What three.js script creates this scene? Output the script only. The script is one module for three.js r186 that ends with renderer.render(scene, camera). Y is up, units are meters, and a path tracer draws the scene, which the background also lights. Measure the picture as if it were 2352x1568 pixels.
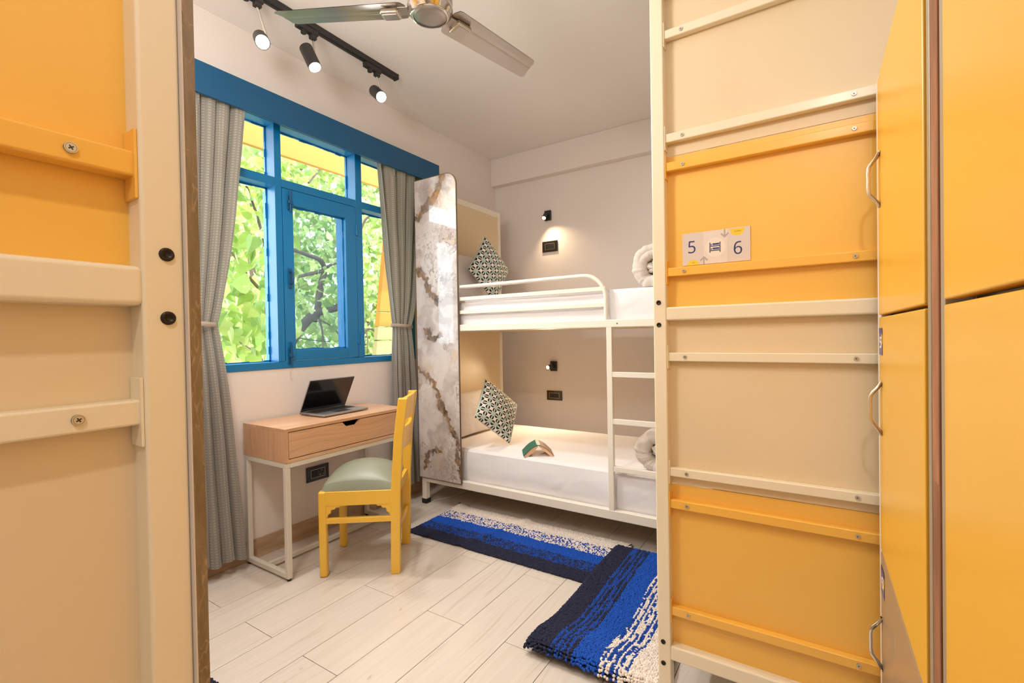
import * as THREE from 'three';
import { RoundedBoxGeometry } from 'three/addons/geometries/RoundedBoxGeometry.js';
import { mergeGeometries } from 'three/addons/utils/BufferGeometryUtils.js';
import { ImprovedNoise } from 'three/addons/math/ImprovedNoise.js';

// ------------------------------------------------------------------ camera, sky, sun, exposure
const scene = new THREE.Scene();
const D2R = Math.PI / 180;
const camera = new THREE.PerspectiveCamera(2 * Math.atan(784 / 1080) / D2R, 1.5, 0.02, 200);
camera.position.set(0, 1.2, 0);
camera.rotation.order = 'YXZ';
camera.rotation.set(-0.7 * D2R, 32.7 * D2R, -1.0 * D2R);
const renderer = new THREE.WebGLRenderer({ antialias: true });
renderer.toneMapping = THREE.LinearToneMapping;
renderer.toneMappingExposure = 1.0;
renderer.shadowMap.enabled = true;
renderer.shadowMap.type = THREE.PCFSoftShadowMap;

scene.background = new THREE.Color(0.86, 0.94, 1.0);          // bright hazy sky
scene.backgroundIntensity = 6.6;
const sun = new THREE.DirectionalLight(0xfff2dc, 5.2);        // high sun from behind the house
sun.position.set(3.4, 9, 1.0); sun.target.position.set(-4.5, 1, -3.2);
Object.assign(sun.shadow.camera, { left: -9, right: 9, top: 9, bottom: -9, near: 0.5, far: 40 });
sun.shadow.mapSize.set(2048, 2048); sun.shadow.bias = -0.0005;
scene.add(sun, sun.target);
const WARM = new THREE.Color(1.0, 0.975, 0.935), WARMER = new THREE.Color(1.0, 0.74, 0.46);
const TRACK_CD = 4.6, UNSEEN_SPOT_CD = 2.8, FILL_GLOBE_CD = 3.8, READING_CD = 1.1;

// ------------------------------------------------------------------ helpers
let seed = 20240611;
const rnd = () => { seed = (seed + 0x6d2b79f5) | 0; let t = Math.imul(seed ^ (seed >>> 15), 1 | seed); t = (t + Math.imul(t ^ (t >>> 7), 61 | t)) ^ t; return ((t ^ (t >>> 14)) >>> 0) / 4294967296; };
const rr = (a, b) => a + (b - a) * rnd();
const V3 = (x, y, z) => new THREE.Vector3(x, y, z);
const clamp = THREE.MathUtils.clamp, lerp = THREE.MathUtils.lerp, sstep = THREE.MathUtils.smoothstep;
const pn = new ImprovedNoise();
const n2 = (x, y, z = 0.37) => pn.noise(x, y, z);
function fbm(x, y, o = 4, z = 0.37) { let s = 0, a = 0.5; for (let i = 0; i < o; i++) { s += a * pn.noise(x, y, z + i * 3.1); x *= 2.03; y *= 2.03; a *= 0.5; } return s; }

const taken = new Map();
function numbered(name) { const k = taken.get(name) ?? 0; taken.set(name, k + 1); return k ? name + '_' + String(k).padStart(3, '0') : name; }
function tag(o, label, category, group) { o.userData.label = label; if (category) o.userData.category = category; if (group) o.userData.group = group; return o; }
function thing(name, label, category, [x, y, z] = [0, 0, 0], turn = 0, group) {
  const o = new THREE.Group(); o.name = numbered(name); o.position.set(x, y, z); o.rotation.y = turn; scene.add(o);
  o.updateMatrixWorld(true);
  return tag(o, label, category, group);
}
function part(parent, name, geo, mat, label) { const m = new THREE.Mesh(geo, mat); m.name = name; parent.add(m); if (label) m.userData.label = label; return m; }
// geometry given in world coordinates, put under an unrotated or rotated thing
function partW(parent, name, geo, mat, label) { parent.updateWorldMatrix(true, false); geo.applyMatrix4(parent.matrixWorld.clone().invert()); return part(parent, name, geo, mat, label); }
function struct(name, geo, mat) { const m = new THREE.Mesh(geo, mat); m.name = name; m.userData.kind = 'structure'; scene.add(m); return m; }
const merge = (gs) => mergeGeometries(gs.map((g) => { const q = g.index ? g.toNonIndexed() : g; for (const k of Object.keys(q.attributes)) if (!['position', 'normal', 'uv'].includes(k)) q.deleteAttribute(k); return q; }));
// box from bounds with rounded edges
function bx(x0, x1, y0, y1, z0, z1, r = 0.002, seg = 2) {
  const w = Math.abs(x1 - x0), h = Math.abs(y1 - y0), d = Math.abs(z1 - z0);
  const g = r > 0 ? new RoundedBoxGeometry(w, h, d, seg, Math.min(r, w / 2.01, h / 2.01, d / 2.01)) : new THREE.BoxGeometry(w, h, d);
  g.translate((x0 + x1) / 2, (y0 + y1) / 2, (z0 + z1) / 2); return g;
}
// uv in metres from position by main normal direction; along = axis the grain (v) follows
function metreUV(g, along = 'y', ou = 0, ov = 0) {
  const p = g.attributes.position, n = g.attributes.normal, uv = new Float32Array(p.count * 2);
  for (let i = 0; i < p.count; i++) {
    const P = { x: p.getX(i), y: p.getY(i), z: p.getZ(i) }, N = { x: Math.abs(n.getX(i)), y: Math.abs(n.getY(i)), z: Math.abs(n.getZ(i)) };
    const drop = N.x > N.y && N.x > N.z ? 'x' : N.y > N.z ? 'y' : 'z';
    const axes = ['x', 'y', 'z'].filter((a) => a !== drop); let v = axes.includes(along) ? along : axes[1]; const u = axes.find((a) => a !== v);
    uv[i * 2] = P[u] + ou; uv[i * 2 + 1] = P[v] + ov;
  }
  g.setAttribute('uv', new THREE.BufferAttribute(uv, 2)); return g;
}
function cyl(a, b, r, seg = 16, r2 = r) { // solid between two points
  const d = b.clone().sub(a), g = new THREE.CylinderGeometry(r2, r, d.length(), seg);
  g.applyQuaternion(new THREE.Quaternion().setFromUnitVectors(V3(0, 1, 0), d.clone().normalize()));
  const m = a.clone().add(b).multiplyScalar(0.5); return g.translate(m.x, m.y, m.z);
}
function tube(pts, r, seg = 40, rad = 10, closed = false) { return new THREE.TubeGeometry(new THREE.CatmullRomCurve3(pts, closed, 'centripetal'), seg, r, rad, closed); }
function grid(nu, nv, fn, closeU = false) { // surface from fn(u,v) -> [x,y,z,(u,v)]
  const pos = [], uv = [], idx = [];
  for (let j = 0; j <= nv; j++) for (let i = 0; i <= nu; i++) { const q = fn(i / nu, j / nv); pos.push(q[0], q[1], q[2]); uv.push(q[3] ?? i / nu, q[4] ?? j / nv); }
  for (let j = 0; j < nv; j++) for (let i = 0; i < nu; i++) { const a = j * (nu + 1) + i, b = a + 1, c = a + nu + 1, d = c + 1; idx.push(a, b, d, a, d, c); }
  const g = new THREE.BufferGeometry(); g.setAttribute('position', new THREE.Float32BufferAttribute(pos, 3)); g.setAttribute('uv', new THREE.Float32BufferAttribute(uv, 2)); g.setIndex(idx); g.computeVertexNormals(); return g;
}
function extrude(pts, depth, bevel = 0, holes = []) {
  const s = new THREE.Shape(pts.map((p) => new THREE.Vector2(p[0], p[1]))); for (const h of holes) s.holes.push(new THREE.Path(h.map((p) => new THREE.Vector2(p[0], p[1]))));
  return new THREE.ExtrudeGeometry(s, { depth, bevelEnabled: bevel > 0, bevelSize: bevel, bevelThickness: bevel, bevelOffset: -bevel, bevelSegments: 2, curveSegments: 16 });
}

// ------------------------------------------------------------------ textures
function tex(w, h, fn, srgb = true) {
  const d = new Uint8Array(w * h * 4);
  for (let y = 0; y < h; y++) for (let x = 0; x < w; x++) { const c = fn(x / w, y / h, x, y), k = (y * w + x) * 4; d[k] = clamp(c[0], 0, 255); d[k + 1] = clamp(c[1], 0, 255); d[k + 2] = clamp(c[2], 0, 255); d[k + 3] = 255; }
  const t = new THREE.DataTexture(d, w, h, THREE.RGBAFormat); t.wrapS = t.wrapT = THREE.RepeatWrapping; t.magFilter = THREE.LinearFilter; t.minFilter = THREE.LinearMipmapLinearFilter; t.generateMipmaps = true;
  if (srgb) t.colorSpace = THREE.SRGBColorSpace; t.needsUpdate = true; return t;
}
function ctex(w, h, draw) {
  const c = document.createElement('canvas'); c.width = w; c.height = h; draw(c.getContext('2d'), w, h);
  const t = new THREE.CanvasTexture(c); t.colorSpace = THREE.SRGBColorSpace; t.wrapS = t.wrapT = THREE.RepeatWrapping; t.magFilter = THREE.LinearFilter; return t;
}
const mix3 = (a, b, t) => [a[0] + (b[0] - a[0]) * t, a[1] + (b[1] - a[1]) * t, a[2] + (b[2] - a[2]) * t];

// whitewashed floor board: 0.8 m (4 boards across) by 1.9 m
const floorTex = tex(1024, 2048, (u, v) => {
  const col = Math.floor(u * 4), U = u * 0.8 + col * 3.7, W = v * 1.9, row = Math.floor(v * 2), s = col * 7.1 + row * 13.3;
  const warp = fbm(U * 5 + s, W * 1.3, 3) * 0.06;
  const ring = Math.sin((U + warp + 0.05 * n2(W * 0.9, s)) * 105 + 9 * fbm(U * 3, W * 0.8 + s, 2));
  let g = 0.5 + 0.9 * fbm((U + warp) * 130, W * 3.0 + s, 4); g = clamp(g, 0, 1);
  let c = mix3([223, 213, 202], [206, 194, 181], g * 0.75);
  const line = sstep(ring, 0.86, 1.0) * sstep(fbm(U * 9 + s, W * 2.1, 3), -0.05, 0.25); c = mix3(c, [190, 174, 156], line * 0.40);
  const streak = sstep(fbm((U + warp) * 55, W * 2.2 + s * 2, 3), 0.26, 0.42); c = mix3(c, [178, 160, 142], streak * 0.30);
  const kx = fbm(U * 24 + s, W * 16, 2); if (kx > 0.46) c = mix3(c, [150, 132, 112], (kx - 0.46) * 4);
  return c;
});
// light walnut laminate of the desk: 1 m x 1 m
const deskTex = tex(1024, 1024, (u, v) => {
  const warp = fbm(u * 4, v * 1.2, 3) * 0.10, band = 0.5 + 0.9 * fbm((u + warp) * 9, v * 0.8, 3), fine = 0.5 + 0.9 * fbm((u + warp) * 90, v * 2.5, 4);
  let c = mix3([236, 197, 160], [212, 164, 126], clamp(band, 0, 1)); c = mix3(c, [184, 136, 102], clamp(fine, 0, 1) * 0.36);
  const r = Math.sin((u + warp * 1.5) * 150 + 10 * fbm(u * 3, v, 2)); return mix3(c, [160, 114, 84], sstep(r, 0.75, 1) * 0.18);
});
const skirtTex = tex(512, 1024, (u, v) => {
  const g = 0.5 + fbm(u * 22, v * 3, 4), k = sstep(fbm(u * 9 + 7, v * 6, 2), 0.3, 0.45); return mix3(mix3([206, 178, 148], [168, 138, 108], clamp(g, 0, 1)), [120, 94, 70], k * 0.5);
});
const rawWoodTex = tex(256, 1024, (u, v) => mix3([188, 128, 88], [120, 76, 50], clamp(0.45 + 1.1 * fbm(u * 12, v * 5, 4), 0, 1)));
// white marble laminate, x from the wall side, y from the top
const VEINS = [
  { p: [[0.80, -0.02], [0.66, 0.03], [0.53, 0.055], [0.42, 0.068], [0.22, 0.108], [-0.02, 0.13]], w: 0.062 },
  { p: [[-0.02, 0.303], [0.14, 0.306], [0.27, 0.335], [0.34, 0.375], [0.48, 0.395], [0.55, 0.42]], w: 0.05 },
  { p: [[-0.03, 0.62], [0.12, 0.648], [0.36, 0.668], [0.5, 0.715], [0.55, 0.76], [0.74, 0.80], [0.86, 0.85], [1.02, 0.905]], w: 0.042 },
  { p: [[0.1, 0.965], [0.2, 0.945], [0.24, 0.92], [0.44, 0.905], [0.56, 0.912]], w: 0.045 },
  { p: [[0.16, 0.50], [0.30, 0.512], [0.36, 0.535], [0.60, 0.528]], w: 0.045 },
  { p: [[0.92, 0.885], [0.97, 0.93], [0.99, 0.98]], w: 0.03 },
];
const marbleTex = tex(512, 2048, (u, v) => {
  const x = u * 0.38, y = v * 2.12; // metres
  const wx = fbm(x * 9 + 3, y * 7, 5) * 0.09, wy = fbm(x * 8 + 31, y * 7 + 9, 5) * 0.09;
  const sw = fbm((x + wx * 2.2) * 7 + 5, (y + wy * 2.2) * 5, 5), fl = Math.abs(fbm((x + wx * 3) * 13, (y + wy * 3) * 8 + 4, 5));
  let c = mix3([230, 222, 217], [198, 186, 179], sstep(sw, -0.12, 0.38));
  const zone = sstep(fbm(x * 4 + 20, y * 2.6 + 2, 3), -0.05, 0.28) * 0.8 + 0.9 * Math.exp(-(((v - 0.235) / 0.06) ** 2)) * 0.7 + 0.5 * Math.exp(-(((v - 0.9) / 0.09) ** 2));
  c = mix3(c, [150, 134, 124], clamp((1 - sstep(fl, 0.0, 0.07)) * zone, 0, 1) * 0.85);
  c = mix3(c, [226, 190, 150], sstep(fbm(x * 10 + 60, y * 8, 3), 0.18, 0.42) * 0.4);
  c = mix3(c, [168, 156, 152], sstep(fbm((x + wx) * 6 + 80, (y + wy) * 5, 4), 0.12, 0.45) * 0.5 * (0.4 + zone));
  for (const { p, w } of VEINS) {
    let best = 9, bt = 0, sd = 0; const jx = fbm(x * 34, y * 30 + w * 90, 4) * 0.045, jy = fbm(x * 30 + 40, y * 34, 4) * 0.045, X = x + wx * 0.5 + jx, Y = y + wy * 0.5 + jy;
    for (let i = 0; i + 1 < p.length; i++) {
      const ax = p[i][0] * 0.38, ay = p[i][1] * 2.12, ex = p[i + 1][0] * 0.38 - ax, ey = p[i + 1][1] * 2.12 - ay, t = clamp(((X - ax) * ex + (Y - ay) * ey) / (ex * ex + ey * ey), 0, 1), qx = X - ax - ex * t, qy = Y - ay - ey * t, d = Math.hypot(qx, qy);
      if (d < best) { best = d; bt = i + t; sd = Math.sign(qx * ey - qy * ex) * d; }
    }
    const end = sstep(bt, -0.01, 0.5) * sstep(p.length - 1 - bt, -0.01, 0.5), W = w * (0.48 + 0.70 * Math.abs(fbm(bt * 2.6 + w * 100, 2.2, 3)) * 2) * (0.35 + 0.65 * end), k = 1 - sstep(best, W * 0.45, W);
    const stria = 0.5 + 0.5 * Math.sin(sd * 900 + 7 * fbm(bt * 5, sd * 60, 3));
    if (k > 0) { const gold = clamp(0.42 + 1.8 * fbm(x * 22, y * 16 + 5, 3), 0, 1), core = mix3(mix3([78, 66, 56], [168, 124, 74], gold), [196, 178, 160], stria * 0.22); c = mix3(c, core, k * clamp(1.0 + 0.7 * fbm(x * 50, y * 34, 3), 0.5, 1)); }
    const halo = 1 - sstep(best, W * 0.7, W * 3.6); c = mix3(c, [182, 164, 152], halo * halo * 0.45 * clamp(0.5 + fbm(x * 26, y * 14, 4) * 2.6, 0, 1));
  }
  return c;
});
const brownMarbleTex = tex(256, 2048, (u, v) => {
  const x = u * 0.5, y = v * 2.12, wx = fbm(x * 9, y * 9, 4) * 0.12, a = Math.abs(fbm((x + wx) * 10, (y + wx) * 7, 4)), b = Math.abs(fbm((x - wx) * 22 + 9, (y + wx) * 15, 4));
  let c = mix3([142, 124, 100], [116, 98, 78], clamp(0.5 + fbm(x * 20, y * 14, 4) * 1.4, 0, 1));
  c = mix3(c, [190, 160, 124], (1 - sstep(a, 0, 0.022)) * 0.6); return mix3(c, [176, 146, 112], (1 - sstep(b, 0, 0.018)) * 0.4);
});
// curtain weave: one repeat of 26 mm, a light block in a grey-green ground
const clothTex = tex(128, 128, (u, v) => {
  const a = Math.abs(((u * 2) % 1) - 0.5) * 2, b = Math.abs(((v * 2 + (Math.floor(u * 2) % 2) * 0.0) % 1) - 0.5) * 2, sq = (1 - sstep(a, 0.40, 0.62)) * (1 - sstep(b, 0.35, 0.6));
  const th = 0.5 + 0.5 * Math.sin(u * 128 * 0.8) * Math.sin(v * 128 * 0.8); return mix3(mix3([190, 185, 178], [172, 167, 160], th), [224, 218, 207], sq * 0.65);
});
const linenTex = tex(256, 256, (u, v, x, y) => { const k = 128 + 70 * Math.sin(x * 1.57) * Math.sin(y * 1.57) + 60 * fbm(u * 12, v * 12, 3); return [k, k, k]; }, false);
const wrinkleTex = tex(512, 512, (u, v) => { const k = 128 + 210 * fbm(u * 5 + 0.8 * fbm(u * 3, v * 3, 2), v * 2.4, 5); return [k, k, k]; }, false);
const plasterTex = tex(256, 256, (u, v) => { const k = 128 + 160 * fbm(u * 8, v * 8, 5); return [k, k, k]; }, false);
const paintBump = tex(256, 256, (u, v) => { const k = 128 + 150 * fbm(u * 6, v * 6, 4); return [k, k, k]; }, false);
const brushTex = tex(256, 256, (u, v) => { const k = 150 + 110 * fbm(u * 3, v * 80, 4); return [k, k, k]; }, false);
// overlapping-petal print of the cushions, 7 x 7 cells
const cushionTex = ctex(1024, 1024, (c, W) => {
  const N = 6.5, s = W / N; c.fillStyle = '#f6eadf'; c.fillRect(0, 0, W, W);
  const lens = (x0, y0, x1, y1, k, a = 0, b = 1) => { const mx = (x0 + x1) / 2, my = (y0 + y1) / 2, dx = y1 - y0, dy = x0 - x1; c.beginPath(); c.moveTo(lerp(x0, x1, a), lerp(y0, y1, a)); c.quadraticCurveTo(mx + dx * k, my + dy * k, lerp(x0, x1, b), lerp(y0, y1, b)); c.quadraticCurveTo(mx - dx * k, my - dy * k, lerp(x0, x1, a), lerp(y0, y1, a)); c.fill(); };
  for (let i = -1; i <= N + 1; i++) for (let j = -1; j <= N + 1; j++) {
    const x = i * s, y = j * s;
    for (const [dx, dy] of [[s, 0], [0, s]]) {
      c.fillStyle = '#1c1918'; // dark hexagon behind the middle of each petal
      const ux = dx / s, uy = dy / s, px = -uy, py = ux, cx = x + dx / 2, cy = y + dy / 2; c.beginPath();
      for (const [a, b] of [[-0.29, 0.10], [-0.14, 0.28], [0.14, 0.28], [0.29, 0.10], [0.29, -0.10], [0.14, -0.28], [-0.14, -0.28], [-0.29, -0.10]]) c.lineTo(cx + (ux * a + px * b) * s, cy + (uy * a + py * b) * s); c.fill();
      c.fillStyle = '#c6d3ca'; lens(x, y, x + dx, y + dy, 0.215);
    }
  }
  c.strokeStyle = '#4e8a72'; c.lineWidth = 4;
  for (let i = 0; i <= N + 1; i++) for (const o of [-0.085, 0.085]) { c.beginPath(); c.moveTo((i + o) * s, 0); c.lineTo((i + o) * s, W); c.moveTo(0, (i + o) * s); c.lineTo(W, (i + o) * s); c.stroke(); }
});
const signTex = ctex(1024, 512, (c, W, H) => {
  c.fillStyle = '#e6d9d2'; c.fillRect(0, 0, W, H); c.fillStyle = '#dcd0ca'; c.fillRect(0, 0, 332, H); c.fillRect(690, 0, W - 690, H);
  c.fillStyle = '#efe3d8'; c.beginPath(); c.arc(512, 262, 152, 0, 7); c.fill();
  c.fillStyle = '#f2cf33'; c.beginPath(); c.arc(168, H + 18, 100, Math.PI, 0); c.fill(); c.beginPath(); c.arc(842, 12, 108, 0, Math.PI); c.fill();
  c.fillStyle = '#2a3568'; c.font = '268px sans-serif'; c.textAlign = 'center'; c.textBaseline = 'alphabetic'; c.fillText('5', 150, 318); c.fillText('6', 846, 402);
  c.fillStyle = '#6b5a20'; c.font = '32px sans-serif'; c.fillText('UP', 170, 486); c.fillText('DOWN', 845, 66);
  c.strokeStyle = '#b3a6a6'; c.lineWidth = 24; c.lineCap = 'butt';
  c.beginPath(); c.moveTo(656, 0); c.lineTo(656, 118); c.moveTo(600, 62); c.lineTo(656, 118); c.lineTo(712, 62); c.stroke();
  c.beginPath(); c.moveTo(338, H); c.lineTo(338, 400); c.moveTo(282, 454); c.lineTo(338, 400); c.lineTo(394, 454); c.stroke();
  c.fillStyle = '#2a3568'; c.fillRect(426, 184, 14, 158); c.fillRect(578, 184, 14, 158); c.fillRect(430, 238, 156, 13); c.fillRect(430, 306, 156, 13); c.fillRect(472, 200, 102, 24); c.fillRect(472, 268, 102, 24); c.fillRect(446, 206, 14, 28); c.fillRect(446, 274, 14, 28);
  c.fillStyle = '#9aa0b8'; c.fillRect(472, 226, 102, 10); c.fillRect(472, 294, 102, 10);
});
const stickerTex = (n) => ctex(128, 256, (c, W, H) => { c.fillStyle = '#5b5a86'; c.fillRect(0, 0, W, H); c.fillStyle = '#2c2f72'; c.fillRect(0, 0, W, 46); c.fillStyle = '#f0ece8'; c.font = 'bold 150px sans-serif'; c.textAlign = 'center'; c.fillText(n, 60, 190); c.fillStyle = '#e6b92e'; c.fillRect(96, 60, 32, 90); });
const screwTex = ctex(64, 64, (c, W) => { c.fillStyle = '#cfc9bd'; c.fillRect(0, 0, W, W); c.strokeStyle = '#8f8a80'; c.lineWidth = 3; c.beginPath(); c.arc(32, 32, 26, 0, 7); c.stroke(); c.fillStyle = '#4a4640'; c.translate(32, 32); c.rotate(0.5); c.fillRect(-15, -4, 30, 8); c.fillRect(-4, -15, 8, 30); c.beginPath(); c.arc(0, 0, 7, 0, 7); c.fill(); });  // dark cross slot and rim: recess shade painted into the colour

// ------------------------------------------------------------------ materials
const std = (o) => new THREE.MeshStandardMaterial(o), phy = (o) => new THREE.MeshPhysicalMaterial(o), sr = (h) => new THREE.Color(h);
const M = {
  wall: std({ color: sr('#eee5df'), roughness: 0.75, bumpMap: plasterTex, bumpScale: 0.0006 }),
  ceiling: std({ color: sr('#f3eee9'), roughness: 0.85, bumpMap: plasterTex, bumpScale: 0.0006 }),
  darkroom: std({ color: sr('#b9a894'), roughness: 0.9 }),
  plank: phy({ map: floorTex, roughness: 0.36, clearcoat: 0.25, clearcoatRoughness: 0.25, bumpMap: floorTex, bumpScale: 0.0004 }),
  grout: std({ color: sr('#94867a'), roughness: 0.9 }),
  skirt: std({ map: skirtTex, roughness: 0.45 }),
  blue: phy({ color: sr('#0579b6'), roughness: 0.38, clearcoat: 0.15, clearcoatRoughness: 0.3, bumpMap: paintBump, bumpScale: 0.0012 }),
  blueDark: phy({ color: sr('#0a5480'), roughness: 0.45, clearcoat: 0.08, clearcoatRoughness: 0.35 }),
  glass: phy({ color: 0xffffff, roughness: 0.0, transmission: 1, thickness: 0, ior: 1.5 }),
  dustyGlass: phy({ color: sr('#cfdee8'), roughness: 0.0, transmission: 1, thickness: 0, ior: 1.5 }),
  flyScreen: std({ color: sr('#8fb4d6'), roughness: 0.9, transparent: true, opacity: 0.24, side: THREE.DoubleSide }),
  cream: phy({ color: sr('#efe2c6'), roughness: 0.34, clearcoat: 0.3, clearcoatRoughness: 0.2 }),
  creamPanel: phy({ color: sr('#e8d3ae'), roughness: 0.42, clearcoat: 0.15, clearcoatRoughness: 0.35 }),
  ivory: phy({ color: sr('#f4ecdd'), roughness: 0.36, clearcoat: 0.3, clearcoatRoughness: 0.2 }),
  yellowPanel: phy({ color: sr('#f8c258'), roughness: 0.36, clearcoat: 0.25, clearcoatRoughness: 0.25 }),
  yellowBar: phy({ color: sr('#f7bd4e'), roughness: 0.3, clearcoat: 0.45, clearcoatRoughness: 0.15 }),
  yellowDoor: phy({ color: sr('#e2ab38'), roughness: 0.38, clearcoat: 0.3, clearcoatRoughness: 0.25 }),
  greyDoor: phy({ color: sr('#a89580'), roughness: 0.32, metalness: 0.35, clearcoat: 0.2 }),
  greyMetal: std({ color: sr('#a59a88'), roughness: 0.45, metalness: 0.4 }),
  edgeWhite: std({ color: sr('#d9cfc6'), roughness: 0.5 }),
  rawWood: std({ map: rawWoodTex, roughness: 0.75 }),
  gap: std({ color: sr('#2a1f14'), roughness: 0.9 }),
  bolt: std({ color: sr('#33302c'), roughness: 0.35, metalness: 0.7 }),
  screw: std({ map: screwTex, roughness: 0.35, metalness: 0.55 }),
  black: std({ color: sr('#1b1a19'), roughness: 0.5 }),
  trackBlack: std({ color: sr('#2b2826'), roughness: 0.42 }),
  chrome: std({ color: sr('#d8d4ce'), roughness: 0.12, metalness: 1 }),
  brushed: std({ color: sr('#b3aaa2'), roughness: 0.34, metalness: 0.95 }),
  blade: std({ color: sr('#b2a89e'), roughness: 0.30, metalness: 0.85 }),
  marble: phy({ map: marbleTex, roughness: 0.12, clearcoat: 1, clearcoatRoughness: 0.02 }),
  brownMarble: phy({ map: brownMarbleTex, roughness: 0.3, clearcoat: 0.4, clearcoatRoughness: 0.15 }),
  core: std({ color: sr('#6d5b47'), roughness: 0.8 }),
  curtain: phy({ map: clothTex, roughness: 1, transmission: 0.55, thickness: 0, sheen: 0.2, bumpMap: clothTex, bumpScale: 0.0006 }),
  tie: std({ color: sr('#b9aa9a'), roughness: 0.9 }),
  desk: phy({ map: deskTex, roughness: 0.4, clearcoat: 0.15, clearcoatRoughness: 0.3 }),
  deskInside: std({ color: sr('#3a281a'), roughness: 0.9 }),
  deskLeg: std({ color: sr('#ddd6ca'), roughness: 0.5 }),
  laptop: std({ color: sr('#a9a8ab'), roughness: 0.36, metalness: 0.75 }),
  laptopDark: std({ color: sr('#2b2a2a'), roughness: 0.5 }),
  screen: phy({ color: sr('#0b0b0c'), roughness: 0.16, clearcoat: 0.5, clearcoatRoughness: 0.08 }),
  chair: phy({ color: sr('#f2c042'), roughness: 0.36, clearcoat: 0.3, clearcoatRoughness: 0.25, bumpMap: paintBump, bumpScale: 0.0008 }),
  cushionSeat: phy({ color: sr('#8c9280'), roughness: 0.42, clearcoat: 0.1, clearcoatRoughness: 0.4 }),
  sheet: std({ color: sr('#f1eef0'), roughness: 0.92, bumpMap: wrinkleTex, bumpScale: 0.006 }),
  pillow: std({ color: sr('#efe9e6'), roughness: 0.92, bumpMap: wrinkleTex, bumpScale: 0.008 }),
  duvet: std({ color: sr('#ddd2c8'), roughness: 0.88 }),
  cushion: std({ map: cushionTex, roughness: 0.9, bumpMap: linenTex, bumpScale: 0.0005 }),
  cushionBack: std({ color: sr('#e8dace'), roughness: 0.9 }),
  cover: std({ color: sr('#1d6b57'), roughness: 0.5 }),
  coverBack: std({ color: sr('#a98d76'), roughness: 0.6 }),
  pages: std({ color: sr('#e8c09a'), roughness: 0.9 }),
  plate: phy({ color: sr('#1f1b18'), roughness: 0.25, clearcoat: 0.4 }),
  gold: std({ color: sr('#c9b58a'), roughness: 0.35, metalness: 0.8 }),
  lampGlow: std({ color: 0xffffff, emissive: sr('#fff2df'), emissiveIntensity: 7 }),
  readGlow: std({ color: 0xffffff, emissive: sr('#ffd79a'), emissiveIntensity: 6 }),
  fillGlobeGlow: std({ color: 0xffffff, emissive: sr('#ffe9cc'), emissiveIntensity: 3 }),
  sign: std({ map: signTex, roughness: 0.4 }),
  signEdge: std({ color: sr('#d8ccc4'), roughness: 0.5 }),
  rugBack: std({ color: sr('#23232f'), roughness: 1 }),
  pile: std({ color: 0xffffff, roughness: 1 }),
  bark: std({ color: sr('#6d5f56'), roughness: 0.95, bumpMap: plasterTex, bumpScale: 0.006 }),
  barkDark: std({ color: sr('#5a5148'), roughness: 0.95 }),
  leafA: phy({ color: sr('#9dbb55'), roughness: 0.55, transmission: 0.4, thickness: 0 }),
  leafB: phy({ color: sr('#7fa34a'), roughness: 0.55, transmission: 0.4, thickness: 0 }),
  leafC: phy({ color: sr('#b9c877'), roughness: 0.55, transmission: 0.4, thickness: 0 }),
  leafFar: phy({ color: 0xffffff, roughness: 0.7, transmission: 0.35, thickness: 0 }),
  awning: std({ color: sr('#b48036'), roughness: 0.7 }),
  orangeWall: std({ color: sr('#9a6414'), roughness: 0.8 }),
  paleCourse: std({ color: sr('#8f8458'), roughness: 0.85 }),
  ground: std({ color: sr('#bdb6a2'), roughness: 1 }),
  render: std({ color: sr('#d9d2c6'), roughness: 0.9 }),
};

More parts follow.
